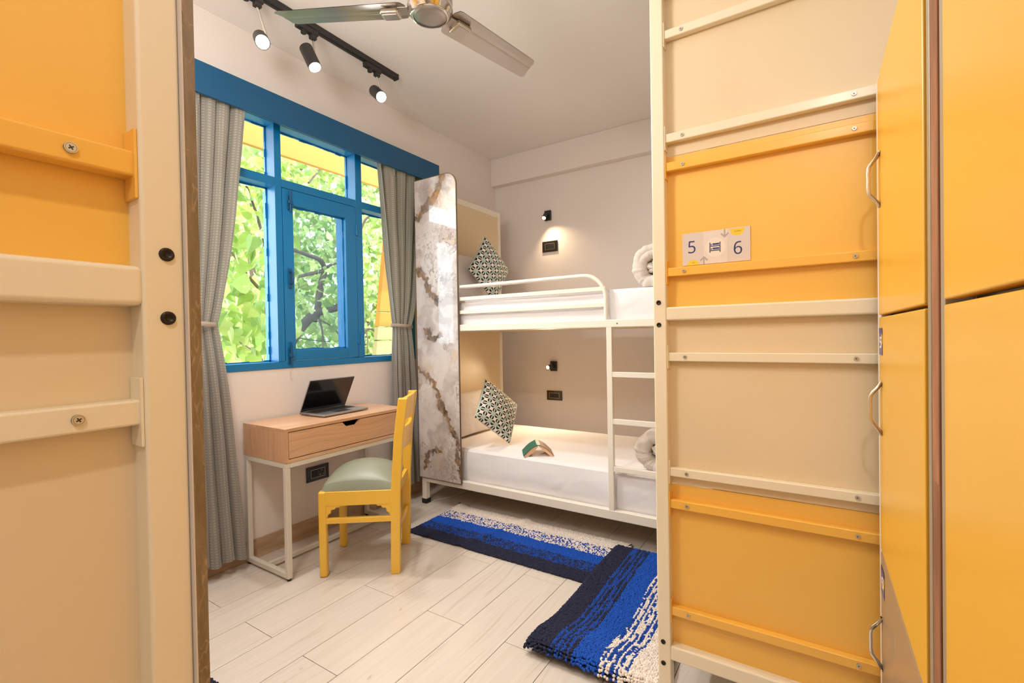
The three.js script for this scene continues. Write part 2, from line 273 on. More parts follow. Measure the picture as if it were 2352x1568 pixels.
// ------------------------------------------------------------------ room
const WX = -2.605, BZ = -3.805, RX = 0.74, FZ = 1.15, CY = 2.892;   // window wall, back wall, right wall, front wall, ceiling
const WIN = { z0: -1.06, z1: -2.665, y0: 1.032, y1: 2.502 };
{
  const T = 0.2, g = [bx(WX - T, WX, -0.1, WIN.y0, BZ - 0.2, FZ + 0.2, 0), bx(WX - T, WX, WIN.y1, CY + 0.2, BZ - 0.2, FZ + 0.2, 0), bx(WX - T, WX, WIN.y0, WIN.y1, WIN.z0, FZ + 0.2, 0), bx(WX - T, WX, WIN.y0, WIN.y1, BZ - 0.2, WIN.z1, 0)];
  struct('wall_left', metreUV(merge(g)), M.wall);
  struct('wall_back', metreUV(bx(WX, RX + 0.2, -0.1, CY + 0.2, BZ - 0.2, BZ, 0)), M.wall);
  struct('beam', metreUV(bx(WX, RX, 2.635, CY, BZ, -3.73, 0.004)), M.wall);
  struct('wall_right', metreUV(bx(RX, RX + 0.2, -0.1, CY + 0.2, BZ, FZ + 0.2, 0)), M.wall);
  struct('wall_front', metreUV(bx(WX, RX, -0.1, CY + 0.2, FZ, FZ + 0.2, 0)), M.wall);
  struct('ceiling', metreUV(bx(WX - 0.2, RX + 0.2, CY, CY + 0.2, BZ - 0.2, FZ + 0.2, 0)), M.ceiling);
  const floor = struct('floor', bx(WX - 0.2, RX + 0.2, -0.12, -0.010, BZ - 0.2, FZ + 0.2, 0), M.grout);
  // planks: 0.204 m wide, 0.95 m long, laid along the window wall with half bond
  const PW = 0.2042, PL = 0.95, X0 = -2.2565, gap = 0.0011, variants = [];
  for (let k = 0; k < 8; k++) {
    const col = k % 4, row = k >> 2, g = bx(-PW / 2 + gap, PW / 2 - gap, -0.0105, 0, -PL / 2 + gap, PL / 2 - gap, 0.0012, 1), p = g.attributes.position, uv = new Float32Array(p.count * 2);
    for (let i = 0; i < p.count; i++) { uv[2 * i] = (col + 0.5 + p.getX(i) / PW * 0.96) / 4; uv[2 * i + 1] = (row + 0.5 + p.getZ(i) / PL * 0.98) / 2; }
    g.setAttribute('uv', new THREE.BufferAttribute(uv, 2)); variants.push(g);
  }
  let q = 0;
  for (let c = -2; X0 + c * PW < RX + 0.1; c++) for (let r = -5; r < 3; r++) {
    const x = X0 + (c + 0.5) * PW, zc = (c & 1 ? -1.05 : -1.515) + (r + 0.5) * PL; // joints at -1.05 or -1.515
    if (x - PW / 2 > RX || zc + PL / 2 < BZ || zc - PL / 2 > FZ || x + PW / 2 < WX) continue;
    const m = part(floor, 'plank', variants[(c * 5 + r * 3 + 400) % 8], M.plank); m.position.set(x, 0, zc); if ((q++ * 7) % 3 === 0) m.rotation.y = Math.PI;
  }
  const bl = struct('baseboard_left', metreUV(bx(WX, WX + 0.014, 0, 0.104, -3.8, -1.99, 0.002), 'z'), M.skirt);
  part(bl, 'tile', metreUV(bx(WX, WX + 0.014, 0, 0.104, -1.988, -1.04, 0.002), 'z', 0.3, 0.4), M.skirt); part(bl, 'tile', metreUV(bx(WX, WX + 0.014, 0, 0.104, -1.038, FZ, 0.002), 'z', 0.1, 0.2), M.skirt);
  struct('baseboard_back', metreUV(bx(WX + 0.014, RX, 0, 0.104, BZ, BZ + 0.014, 0.002), 'x'), M.skirt);
}

// ------------------------------------------------------------------ window
{
  const w = new THREE.Group(); w.name = 'window_1'; w.userData.kind = 'structure'; scene.add(w);
  const xf = -2.600, xb = -2.712, B = (z0, z1, y0, y1, a = xf, b = xb, r = 0.003) => metreUV(bx(b, a, y0, y1, z0, z1, r));
  part(w, 'sill', B(-2.665, -1.06, 1.032, 1.072), M.blue); part(w, 'head', B(-2.665, -1.06, 2.446, 2.502), M.blue);
  part(w, 'jamb', B(-2.665, -2.622, 1.072, 2.446), M.blue); part(w, 'jamb', B(-1.105, -1.06, 1.072, 2.446), M.blue);
  part(w, 'mullion', B(-1.597, -1.556, 1.072, 2.446), M.blue); part(w, 'mullion', B(-2.176, -2.124, 1.072, 2.446), M.blue);
  part(w, 'transom', B(-2.124, -1.597, 2.088, 2.136), M.blue); part(w, 'transom', B(-1.556, -1.105, 2.088, 2.136), M.blue); part(w, 'transom', B(-2.622, -2.176, 2.088, 2.136), M.blue);
  // deeper outer reveal around the opening sash
  part(w, 'reveal', merge([B(-2.124, -2.112, 1.072, 2.088, xb, -2.80, 0.001), B(-1.609, -1.597, 1.072, 2.088, xb, -2.80, 0.001), B(-2.124, -1.597, 1.06, 1.072, xb, -2.80, 0.001), B(-2.124, -1.597, 2.088, 2.10, xb, -2.80, 0.001)]), M.blue);
  const gx = -2.694, pane = (z0, z1, y0, y1, x = gx, m = M.glass) => part(w, 'pane', new THREE.PlaneGeometry(z1 - z0, y1 - y0).rotateY(Math.PI / 2).translate(x, (y0 + y1) / 2, (z0 + z1) / 2), m);
  pane(-1.556, -1.105, 1.072, 2.088); pane(-1.556, -1.105, 2.136, 2.446); pane(-2.124, -1.597, 2.136, 2.446); pane(-2.622, -2.176, 1.072, 2.088); pane(-2.622, -2.176, 2.136, 2.446);
  // uneven strips of old putty and paint holding each pane
  const putty = []; const strip = (z0, z1, y0, y1, x = gx) => { const len = Math.max(Math.abs(z1 - z0), y1 - y0), n = Math.ceil(len / 0.045); for (let i = 0; i < n; i++) { const a = i / n, b = (i + 1) / n, t = rr(0.004, 0.011); if (Math.abs(z1 - z0) > y1 - y0) putty.push(bx(x, x + 0.008, y0 - t, y0 + t, lerp(z0, z1, a), lerp(z0, z1, b), 0)); else putty.push(bx(x, x + 0.008, lerp(y0, y1, a), lerp(y0, y1, b), z0 - t, z0 + t, 0)); } };
  for (const [z0, z1, y0, y1] of [[-1.556, -1.105, 1.072, 2.088], [-1.556, -1.105, 2.136, 2.446], [-2.124, -1.597, 2.136, 2.446], [-2.622, -2.176, 1.072, 2.088], [-2.622, -2.176, 2.136, 2.446]]) { strip(z0, z1, y0, y0 + 1e-4); strip(z0, z1, y1, y1 + 1e-4); strip(z0, z0, y0, y1); strip(z1, z1, y0, y1); }
  part(w, 'putty', metreUV(merge(putty)), M.blue).userData.kind = 'stuff';
  // the hinged sash in the middle
  const s = part(w, 'sash', metreUV(merge([bx(-2.64, -2.598, 1.0745, 2.0855, -1.664, -1.599, 0.003), bx(-2.64, -2.598, 1.0745, 2.0855, -2.1215, -2.036, 0.003), bx(-2.64, -2.598, 1.998, 2.0855, -2.036, -1.664, 0.002), bx(-2.64, -2.598, 1.0745, 1.137, -2.036, -1.664, 0.002)])), M.blue);
  part(s, 'pane', new THREE.PlaneGeometry(0.372, 0.861).rotateY(Math.PI / 2).translate(-2.632, 1.5675, -1.85), M.dustyGlass);
  const puttyS = []; for (let i = 0; i < 20; i++) { puttyS.push(bx(-2.634, -2.626, 1.137 + i * 0.043, 1.137 + (i + 1) * 0.043, -2.036 + rr(0.004, 0.009), -2.036, 0)); if (i < 9) { puttyS.push(bx(-2.634, -2.626, 1.137, 1.137 + rr(0.004, 0.012), -2.036 + i * 0.0413, -2.036 + (i + 1) * 0.0413, 0)); puttyS.push(bx(-2.634, -2.626, 1.998 - rr(0.004, 0.012), 1.998, -2.036 + i * 0.0413, -2.036 + (i + 1) * 0.0413, 0)); } }
  part(s, 'fly_screen', new THREE.PlaneGeometry(0.372, 0.861).rotateY(Math.PI / 2).translate(-2.637, 1.5675, -1.85), M.flyScreen, 'fine pale fly screen');
  part(s, 'putty', metreUV(merge(puttyS)), M.blue);
  const bolt = (y0, y1, z) => merge([bx(-2.598, -2.592, y0, y1, z - 0.012, z + 0.012, 0.001), cyl(V3(-2.586, y0 - 0.012, z), V3(-2.586, y1 + 0.03, z), 0.005, 10), cyl(V3(-2.586, y0 + 0.02, z), V3(-2.568, y0 + 0.02, z - 0.012), 0.004, 8), bx(-2.592, -2.579, (y0 + y1) / 2 - 0.01, (y0 + y1) / 2 + 0.01, z - 0.014, z + 0.014, 0.003)]);
  part(s, 'bolt', metreUV(bolt(1.965, 2.05, -1.640)), M.blueDark); part(s, 'bolt', metreUV(bolt(1.06, 1.155, -1.625)), M.blueDark);
  part(s, 'handle', metreUV(merge([bx(-2.598, -2.593, 1.50, 1.62, -1.645, -1.622, 0.002), tube([V3(-2.594, 1.528, -1.634), V3(-2.568, 1.533, -1.634), V3(-2.564, 1.563, -1.634), V3(-2.568, 1.596, -1.634), V3(-2.594, 1.6, -1.634)], 0.006, 24, 8)])), M.blueDark);
  for (const y of [1.895, 1.165]) part(s, 'hinge', metreUV(merge([cyl(V3(-2.594, y, -2.122), V3(-2.594, y + 0.07, -2.122), 0.006, 10), bx(-2.6, -2.596, y, y + 0.07, -2.14, -2.105, 0.001)])), M.blue);
}

// ------------------------------------------------------------------ pelmet and curtains
{
  const t = thing('pelmet', 'long dark blue wooden pelmet board above the window', 'pelmet', [-2.54, 2.4, -1.8]);
  partW(t, 'front_board', metreUV(bx(-2.495, -2.478, 2.397, 2.553, -2.842, -0.90, 0.003)), M.blueDark);
  partW(t, 'top_board', metreUV(bx(WX + 0.001, -2.495, 2.535, 2.552, -2.842, -0.90, 0.002)), M.blueDark);
  partW(t, 'end_board', metreUV(bx(WX + 0.001, -2.495, 2.397, 2.535, -2.842, -2.826, 0.002)), M.blueDark);
  partW(t, 'curtain_rod', cyl(V3(-2.535, 2.50, -2.82), V3(-2.535, 2.50, -0.92), 0.008, 12), M.chrome);
}
// curtain: pleats hang from the rod, are gathered at the tie and open again below
function makeCurtain(name, label, prof, tieY, folds, ph, hem) {
  const t = thing(name, label, 'curtain', [-2.53, 0, prof(1)[0]]), H0 = hem, H1 = 2.47, NU = 200, NV = 110;
  const surf = (u, v, off) => {
    const y = lerp(H0, H1, v), [zA, zB, amp] = prof(v), k = Math.exp(-(((y - tieY) / 0.10) ** 2));
    const uu = u + 0.012 * Math.sin(u * 21 + ph) + 0.02 * n2(u * 5 + ph, v * 1.4), w = Math.sin(uu * folds * 2 * Math.PI + ph), w2 = Math.sin(uu * folds * 4.7 + 1.3 + v * 1.6);
    let x = -2.53 + amp * (w * 0.75 + w2 * 0.35) + 0.012 * n2(u * 9, y * 2.2 + ph) * (1 - k); x = Math.min(x, y < 2.36 ? -2.44 : -2.502); x = Math.max(x, -2.594);
    const z = lerp(zA, zB, uu) + amp * 0.35 * Math.cos(uu * folds * 2 * Math.PI + ph);
    return [x + off, y + 0.010 * Math.sin(u * 17 + ph) * (1 - v), z, u * folds * 0.105 / 0.028, y / 0.028];
  };
  const back = grid(NU, NV, (u, v) => surf(u, v, -0.0012)); back.index.array.reverse(); back.computeVertexNormals();
  part(t, 'drape', merge([grid(NU, NV, (u, v) => surf(u, v, 0)), back]).translate(-t.position.x, 0, -t.position.z), M.curtain);
  const [za, zb] = prof((tieY - H0) / (H1 - H0)), zc = (za + zb) / 2, hw = Math.abs(za - zb) / 2 + 0.012, band = [];
  for (let i = 0; i < 48; i++) { const a = i / 48 * Math.PI * 2; band.push(V3(-2.535 + 0.052 * Math.sin(a), tieY + 0.006 * Math.cos(a), zc + hw * Math.cos(a))); }
  const strip = grid(48, 3, (u, v) => { const q = band[Math.round(u * 48) % 48], n = V3(q.x + 2.535, 0, (q.z - zc) * 0.4).normalize(), r = 0.003 * Math.sin(v * Math.PI); return [q.x + n.x * r, q.y + (v - 0.5) * 0.022, q.z + n.z * r]; });
  partW(t, 'tie_band', strip, M.tie);
  return t;
}
const ease = (a, b, t) => lerp(a, b, t * t * (3 - 2 * t));
function profile(top, tie, bot, tieV, aTop, aTie, aBot) { return (v) => { if (v > tieV) { const t = Math.pow((v - tieV) / (1 - tieV), 0.75); return [lerp(tie[0], top[0], t), lerp(tie[1], top[1], t), ease(aTie, aTop, clamp(t * 1.6, 0, 1))]; } const t = Math.pow((tieV - v) / tieV, 0.7); return [lerp(tie[0], bot[0], t), lerp(tie[1], bot[1], t), ease(aTie, aBot, clamp(t * 1.6, 0, 1))]; }; }
makeCurtain('curtain', 'grey checked curtain tied back beside the grey-brown marble board', profile([-0.93, -1.345], [-1.01, -1.178], [-0.98, -1.28], (1.285 - 0.07) / 2.4, 0.036, 0.022, 0.038), 1.285, 5.3, 0.4, 0.075);
makeCurtain('curtain', 'pale grey checked curtain tied back beside the white marble board', profile([-2.245, -2.80], [-2.378, -2.545], [-2.345, -2.615], (1.285 - 0.13) / 2.34, 0.040, 0.026, 0.040), 1.285, 4.6, 2.1, 0.125);

// ------------------------------------------------------------------ bunk beds
// local frame: head-end panel in the plane x = 0 (its outer face looks to -x), the bed runs along +x, its open side is z = 0 and it is s * D deep
const BARS = [[2.128, 'c'], [1.807, 'c'], [1.718, 'y'], [1.390, 'y'], [1.125, 'c'], [0.763, 'c'], [0.662, 'y'], [0.322, 'y']];
const FRAME = { post: 0.04, L: 1.968, D: 1.02, top: 2.302 };
function makeBunk(label, pos, turn, s, frameMat, board) {
  const t = thing('bunk_bed', label, 'bunk bed', pos, turn), { post: P, L, D, top } = FRAME;
  const zb = (z0, z1) => (s > 0 ? [z0, z1] : [-z1, -z0]), B = (x0, x1, y0, y1, z0, z1, r = 0.004) => { const [a, b] = zb(z0, z1); return bx(x0, x1, y0, y1, a, b, r); };
  const add = (n, g, m = frameMat, l) => part(t, n, g, m, l);
  for (const x of [0, L - P]) for (const z of [0, D - P]) { const p = add('post', B(x, x + P, 0.026, top, z, z + P)); part(p, 'foot_cap', B(x - 0.003, x + P + 0.003, 0, 0.034, z - 0.003, z + P + 0.003, 0.003), M.black, 'black plastic foot cap'); }
  for (const x of [0, L - P]) for (const [y0, y1] of [[top - 0.05, top], [1.239, 1.281], [0.166, 0.212]]) add('end_rail', B(x + 0.001, x + P - 0.001, y0, y1, P - 0.002, D - P + 0.002, 0.006));
  for (const z of [0, D - P]) for (const [y0, y1] of [[1.237, 1.281], [0.158, 0.212]]) add('side_rail', B(P - 0.002, L - P + 0.002, y0, y1, z + 0.001, z + P - 0.001, 0.005));
  if (board === 'white') add('screw_hole', new THREE.CylinderGeometry(0.0035, 0.0035, 0.002, 12).rotateX(Math.PI / 2).translate(1.488, 1.258, -s * 0.0005), M.black, 'small dark screw hole');
  for (const y of [1.245, 0.180]) add('bed_deck', B(P, L - P, y, y + 0.016, P, D - P, 0.001), M.creamPanel);
  // sheet panels of the head end, cream above yellow, twice
  const panels = [[1.757, top - 0.05, M.creamPanel], [1.281, 1.755, M.yellowPanel], [0.722, 1.239, M.creamPanel], [0.212, 0.720, M.yellowPanel]];
  for (const x of [0.031, L - 0.035]) for (const [y0, y1, m] of panels) add('panel', B(x, x + 0.003, y0, y1, P - 0.004, D - P + 0.004, 0), m, m === M.yellowPanel ? 'yellow sheet panel' : 'cream sheet panel');
  for (const [y, c] of BARS) {
    const m = c === 'y' ? M.yellowBar : M.cream, bar = add('cross_bar', B(0.007, 0.031, y - 0.0135, y + 0.0135, P - 0.001, D - P + 0.001, 0.003), m, c === 'y' ? 'yellow cross bar' : 'cream cross bar');
    for (const z of [P + 0.0, D - P - 0.003]) part(bar, 'bracket', B(0.003, 0.0305, y - 0.037, y + 0.037, z, z + 0.003, 0.001), m);
    for (const z of [P + 0.053, D - P - 0.46, D - P - 0.053]) part(bar, 'screw', (() => { const [a] = zb(z, z); const g = new THREE.CylinderGeometry(0.0052, 0.0056, 0.004, 18); g.rotateZ(Math.PI / 2).rotateX(0.5).translate(0.0062, y, a); return g; })(), M.screw);
  }
  for (const z of [P / 2 - 0.003, D - P / 2 + 0.003]) for (const y of [1.296, 1.226, 0.219, 0.151]) add('bolt', (() => { const [a] = zb(z, z); return new THREE.LatheGeometry([[0.0001, 0.0002], [0.0032, 0.0002], [0.0034, 0.0022], [0.0062, 0.003], [0.0074, 0.0012], [0.0078, -0.002]].map((q) => new THREE.Vector2(...q)).reverse(), 18).rotateZ(Math.PI / 2).translate(0, y, a); })(), M.bolt);
  // guard rail and ladder on the open side
  const zc = s * 0.014, gp = [], xa = 0.06, xe = 1.420, R = 0.135, ty = 1.537;
  gp.push(V3(xa, ty, zc)); for (let i = 1; i < 8; i++) gp.push(V3(lerp(xa, xe - R, i / 8), ty, zc)); for (let i = 0; i <= 10; i++) { const a = i / 10 * Math.PI / 2; gp.push(V3(xe - R + R * Math.sin(a), ty - R + R * Math.cos(a), zc)); } for (let i = 1; i <= 4; i++) gp.push(V3(xe, lerp(ty - R, 1.278, i / 4), zc));
  const gr = add('guard_rail', tube(gp, 0.0125, 120, 12));
  for (const y of [1.455, 1.365]) part(gr, 'guard_bar', B(xa, xe, y - 0.0125, y + 0.0125, 0.005, 0.023, 0.003), frameMat);
  const ld = add('ladder', merge([B(1.423, 1.455, 0.208, 1.24, 0.002, 0.028, 0.003), B(1.77, 1.80, 0.208, 1.24, 0.002, 0.028, 0.003)]));
  for (const y of [0.974, 0.711, 0.445]) part(ld, 'rung', B(1.453, 1.772, y - 0.015, y + 0.015, 0.004, 0.026, 0.003), frameMat);
  if (board) { // rounded privacy board screwed to the open side at the head end
    const w = 0.372, h0 = 0.196, h1 = 2.318, r = 0.085, sh = new THREE.Shape(); sh.moveTo(-0.006, h0); sh.lineTo(w, h0); sh.lineTo(w, h1 - r); sh.absarc(w - r, h1 - r, r, 0, Math.PI / 2, false); sh.lineTo(-0.006, h1); sh.closePath();
    const g = new THREE.ExtrudeGeometry(sh, { depth: 0.012, bevelEnabled: false, curveSegments: 14 }), p = g.attributes.position, uv = g.attributes.uv;
    for (let i = 0; i < p.count; i++) uv.setXY(i, board === 'white' ? (p.getX(i) + 0.006) / 0.378 : (p.getX(i) * 0.9 + p.getZ(i) * 3.2) / 0.5, board === 'white' ? 1 - (p.getY(i) - 0.196) / 2.122 : p.getY(i) / 2.12);
    const off = -s * 0.0015; g.translate(0, 0, s > 0 ? -0.0135 : 0.0015);
    const bd = add('marble_board', g, board === 'white' ? M.marble : M.brownMarble, board === 'white' ? 'white marble board with dark veins' : 'grey-brown marble board');
    const b2 = new THREE.ExtrudeGeometry(sh, { depth: 0.0015, bevelEnabled: false, curveSegments: 14 }); b2.translate(0, 0, s > 0 ? -0.0015 : 0); part(bd, 'backing', b2, board === 'white' ? M.core : M.edgeWhite);
    if (board === 'white') { const e = [], pts = sh.getPoints(20); for (let i = 0; i < pts.length; i++) { const a = pts[i], b = pts[(i + 1) % pts.length]; if (a.distanceTo(b) > 1e-4) e.push(cyl(V3(a.x, a.y, 0.0075), V3(b.x, b.y, 0.0075), 0.0062, 6)); } part(bd, 'edge_band', merge(e), M.core); }
  }
  return t;
}
makeBunk('ivory metal bunk bed along the back wall with white marble head board', [-2.402, 0, -2.5], 0, -1, M.ivory, 'white');
makeBunk('cream and yellow bunk bed end carrying the 5 and 6 sign', [-0.428, 0, -1.5], Math.PI / 2, 1, M.cream, null);
makeBunk('cream and yellow bunk bed end at the left picture edge with grey-brown marble board', [-0.6, 0, -0.2495], Math.PI, -1, M.cream, 'brown');
{
  const t = thing('bunk_sign', 'white sign with blue numbers 5 and 6 on the yellow bed end', 'sign', [-0.248, 1.458, -1.531]);
  partW(t, 'plate', bx(-0.343, -0.153, 1.408, 1.507, -1.531, -1.529, 0.0008), M.signEdge);
  partW(t, 'print', new THREE.PlaneGeometry(0.19, 0.099).translate(-0.248, 1.4575, -1.5286), M.sign);
}

// ------------------------------------------------------------------ bedding
function roundedSlab(x0, x1, y0, y1, z0, z1, r, bump, key) { // soft mattress: dense rounded box, edges slightly wavy
  const g = new RoundedBoxGeometry(x1 - x0, y1 - y0, z1 - z0, 5, r); g.translate((x0 + x1) / 2, (y0 + y1) / 2, (z0 + z1) / 2); return metreUV(g, 'x', key, key * 0.7);
}
function mattress(label, y0, y1, x0, x1, z0, z1) {
  const t = thing('mattress', label, 'mattress', [(x0 + x1) / 2, y0, (z0 + z1) / 2]), NX = 160, NY = 24, NZ = 60;
  const w = (x, y, z) => 0.006 * fbm(x * 2.6 + 1.7 * y, y * 5 + z * 3 + y0, 4) + 0.008 * Math.max(0, fbm(x * 4 - y * 9, y * 3 + x * 3 + y0 * 3, 3));
  const front = grid(NX, NY, (u, v) => { const x = lerp(x0, x1, u), y = lerp(y0, y1 - 0.016, v); return [x, y, z1 + w(x, y, 0) + 0.010 * Math.sin(v * Math.PI), x, y]; });
  const top = grid(NX, NZ, (u, v) => { const x = lerp(x0, x1, u), z = lerp(z1, z0, v), e = Math.min(v * (z1 - z0) / 0.016, 1), yy = y1 - 0.016 * (1 - Math.sqrt(1 - (1 - e) ** 2)) + 0.003 * fbm(x * 4, z * 4, 3) * e; return [x, yy, z + (e < 1 ? w(x, y1, 0) * (1 - e) : 0), x, z]; });
  const left = grid(NZ, NY, (u, v) => { const z = lerp(z0, z1, u), y = lerp(y0, y1 - 0.01, v); return [x0, y, z, z, y]; }), right = grid(NZ, NY, (u, v) => { const z = lerp(z1, z0, u), y = lerp(y0, y1 - 0.01, v); return [x1, y, z, z, y]; });
  const bot = grid(4, 4, (u, v) => [lerp(x0, x1, u), y0, lerp(z0, z1, v)]), bk = grid(NX, 4, (u, v) => [lerp(x1, x0, u), lerp(y0, y1, v), z0]);
  partW(t, 'sheet', merge([front, top, left, right, bot, bk]), M.sheet);
  return t;
}
mattress('lower white-sheeted mattress with an open book lying on it', 0.197, 0.424, -2.352, -0.47, -3.46, -2.548);
mattress('upper white-sheeted mattress behind the guard rail', 1.262, 1.452, -2.352, -0.47, -3.46, -2.545);
// soft pillow: half sizes a, b and puff h; local plane x-y, thickness z
function puff(a, b, h, pinch = 0.07, n = 40, key = 0, power = 0.55) {
  const face = (sg) => grid(n, n, (u, v) => { const U = u * 2 - 1, W = v * 2 - 1, e = Math.pow(Math.max(0, (1 - U * U) * (1 - W * W)), power), x = a * U * (1 - pinch * (1 - W * W) * Math.abs(U) ** 3), y = b * W * (1 - pinch * (1 - U * U) * Math.abs(W) ** 3); return [x, y, sg * (h * e + 0.006 * e * fbm(U * 3 + key, W * 3, 3)), u, v]; });
  const f = face(1), bk = face(-1); bk.index.array.reverse(); bk.computeVertexNormals(); return [f, bk];
}
function stand(o, right, up, at) { const X = right.clone().normalize(), Z = X.clone().cross(up).normalize(), Y = Z.clone().cross(X); o.setRotationFromMatrix(new THREE.Matrix4().makeBasis(X, Y, Z)); o.position.copy(at); return o; }
function softThing(name, label, cat, a, b, h, right, up, at, mf, mb, pinch, group) {
  const t = thing(name, label, cat, [0, 0, 0], 0, group), [f, bk] = puff(a, b, h, pinch, 44, at.y * 7); part(t, mf === M.pillow ? 'pillow_case' : 'printed_cover', mf === M.pillow ? merge([f, bk]) : f, mf); if (mf !== M.pillow) part(t, 'plain_back', bk, mb);
  return stand(t, right, up, at);
}
softThing('pillow', 'white pillow leaning on the bed end in the lower bunk', 'pillow', 0.31, 0.17, 0.060, V3(0, 0, -1), V3(-0.16, 1, 0), V3(-2.275, 0.602, -2.95), M.pillow, null, 0.05);
softThing('pillow', 'white pillow leaning on the bed end in the upper bunk', 'pillow', 0.31, 0.19, 0.060, V3(0, 0, -1), V3(-0.16, 1, 0), V3(-2.285, 1.658, -2.95), M.pillow, null, 0.05);
softThing('cushion', 'patterned cushion in the lower bunk beside the book', 'cushion', 0.180, 0.180, 0.072, V3(0.33, -0.62, -0.71), V3(-0.25, 0.672, -0.698), V3(-1.925, 0.662, -2.785), M.cushion, M.cushionBack, 0.05);
softThing('cushion', 'patterned cushion standing on its corner in the upper bunk', 'cushion', 0.19, 0.19, 0.066, V3(0.10, -0.644, -0.758), V3(-0.055, 0.757, -0.651), V3(-2.135, 1.722, -3.02), M.cushion, M.cushionBack, 0.05);
// rolled duvet: a thick quilt wound into a spiral, end towards the room
function duvetRoll(label, at, R, sq, ph, squash) {
  const t = thing('rolled_duvet', label, 'duvet', [at.x, at.y, at.z]), turns = 1.75, band = R / (turns + 0.42), L = 0.62, NA = 420, NL = 110, lo = -(R - band * (4.712 - sq) / (2 * Math.PI)) * squash * 0.9;
  const surf = (u, v0) => {
    const v = v0 < 0.5 ? 0.5 * Math.pow(v0 * 2, 1.9) : 1 - 0.5 * Math.pow(2 - v0 * 2, 1.9), k = u < 0.5 ? u * 2 : 2 - u * 2, side = u < 0.5 ? 1 : -1, th = k * turns * 2 * Math.PI;
    const half0 = band * 0.5 * 0.985, edge = Math.min(v, 1 - v) * L, e = Math.min(1, edge / (half0 * 0.95)), round = Math.sqrt(Math.max(0, 1 - (1 - e) ** 2)), tip = Math.min(1, Math.sqrt(Math.max(0, k * th * 0.9 + k * 8)), Math.sqrt(Math.max(0, (1 - k) * 16)));
    const seam = Math.pow(Math.abs(Math.sin(th * 1.35 + ph + 0.5 * n2(v * 5, th))), 0.35), crease = n2(th * 5.5 + ph, v * 3 + ph), fine = n2(th * 14 + ph * 3, v * 9);
    const half = half0 * round * tip * (0.97 + 0.10 * seam) , rc = R - band * 0.5 - band * th / (2 * Math.PI) + 0.006 * n2(th * 1.1 + ph, v * 4), wr = (0.007 * crease + 0.0028 * fine) * (0.4 + 0.6 * round) * tip;
    const r = rc + side * half + wr, a = sq + th + 0.05 * n2(th, v * 3 + ph);
    const x = r * Math.cos(a); let y = r * Math.sin(a) * squash; if (y < lo) y = lo + (y - lo) * 0.2;
    const z = -L * v + (0.030 * n2(th * 0.9 + ph, 4.4) + 0.010 * crease + 0.022 * (seam - 0.8)) * (1 - v) * (0.3 + round * 0.7) - 0.020 * k * (1 - v);
    return [x, y - lo + 0.009, z, th * 0.1, v * L];
  };
  part(t, 'quilt', grid(NA, NL, surf), M.duvet); return t;
}
duvetRoll('beige duvet rolled up on the upper mattress', V3(-0.728, 1.452, -2.585), 0.180, -0.5, 0.7, 0.94);
duvetRoll('beige duvet rolled up on the lower mattress', V3(-0.728, 0.424, -2.585), 0.190, -1.1, 5.3, 0.92);
// open book lying face down like a tent; ridge along local z
{
  const t = thing('open_book', 'green paperback lying open and face down on the lower mattress', 'book', [-1.53, 0.424, -2.67], 0.60);
  const L = 0.165, leaf = (sg, lift, thick) => { const o = []; const N = 14; for (let i = 0; i <= N; i++) { const s = i / N; o.push([sg * (0.004 + 0.092 * s), lift + 0.068 * (1 - s) ** 1.1 * 1.0 + 0.012 * Math.sin(s * Math.PI)]); } return o; };
  const blk = (sg, lift, th) => { const top = leaf(sg, lift), bot = top.map(([x, y], i) => [x * 0.97 - sg * 0.0, Math.max(0.001, y - th * (0.35 + 0.65 * Math.min(1, i / 5)))]).reverse(); const g = extrude(sg > 0 ? [...bot, ...top].reverse() : [...top, ...bot].reverse(), L - 0.006); return g.translate(0, 0, -L / 2 + 0.003); };
  const cov = (sg, lift) => { const top = leaf(sg, lift + 0.0015), up = top.map(([x, y]) => [x * 1.02, y + 0.0016]).reverse(); return extrude(sg > 0 ? [...top, ...up] : [...top, ...up].reverse(), L).translate(0, 0, -L / 2); };
  part(t, 'page_block', merge([blk(-1, 0.004, 0.030), blk(1, 0.004, 0.022)]), M.pages);
  part(t, 'front_cover', cov(-1, 0.005), M.cover, 'green front cover'); part(t, 'back_cover', cov(1, 0.005), M.coverBack, 'brown back cover');
  part(t, 'spine', bx(-0.012, 0.012, 0.0725, 0.0765, -L / 2, L / 2, 0.001), M.cover, 'green spine');
}

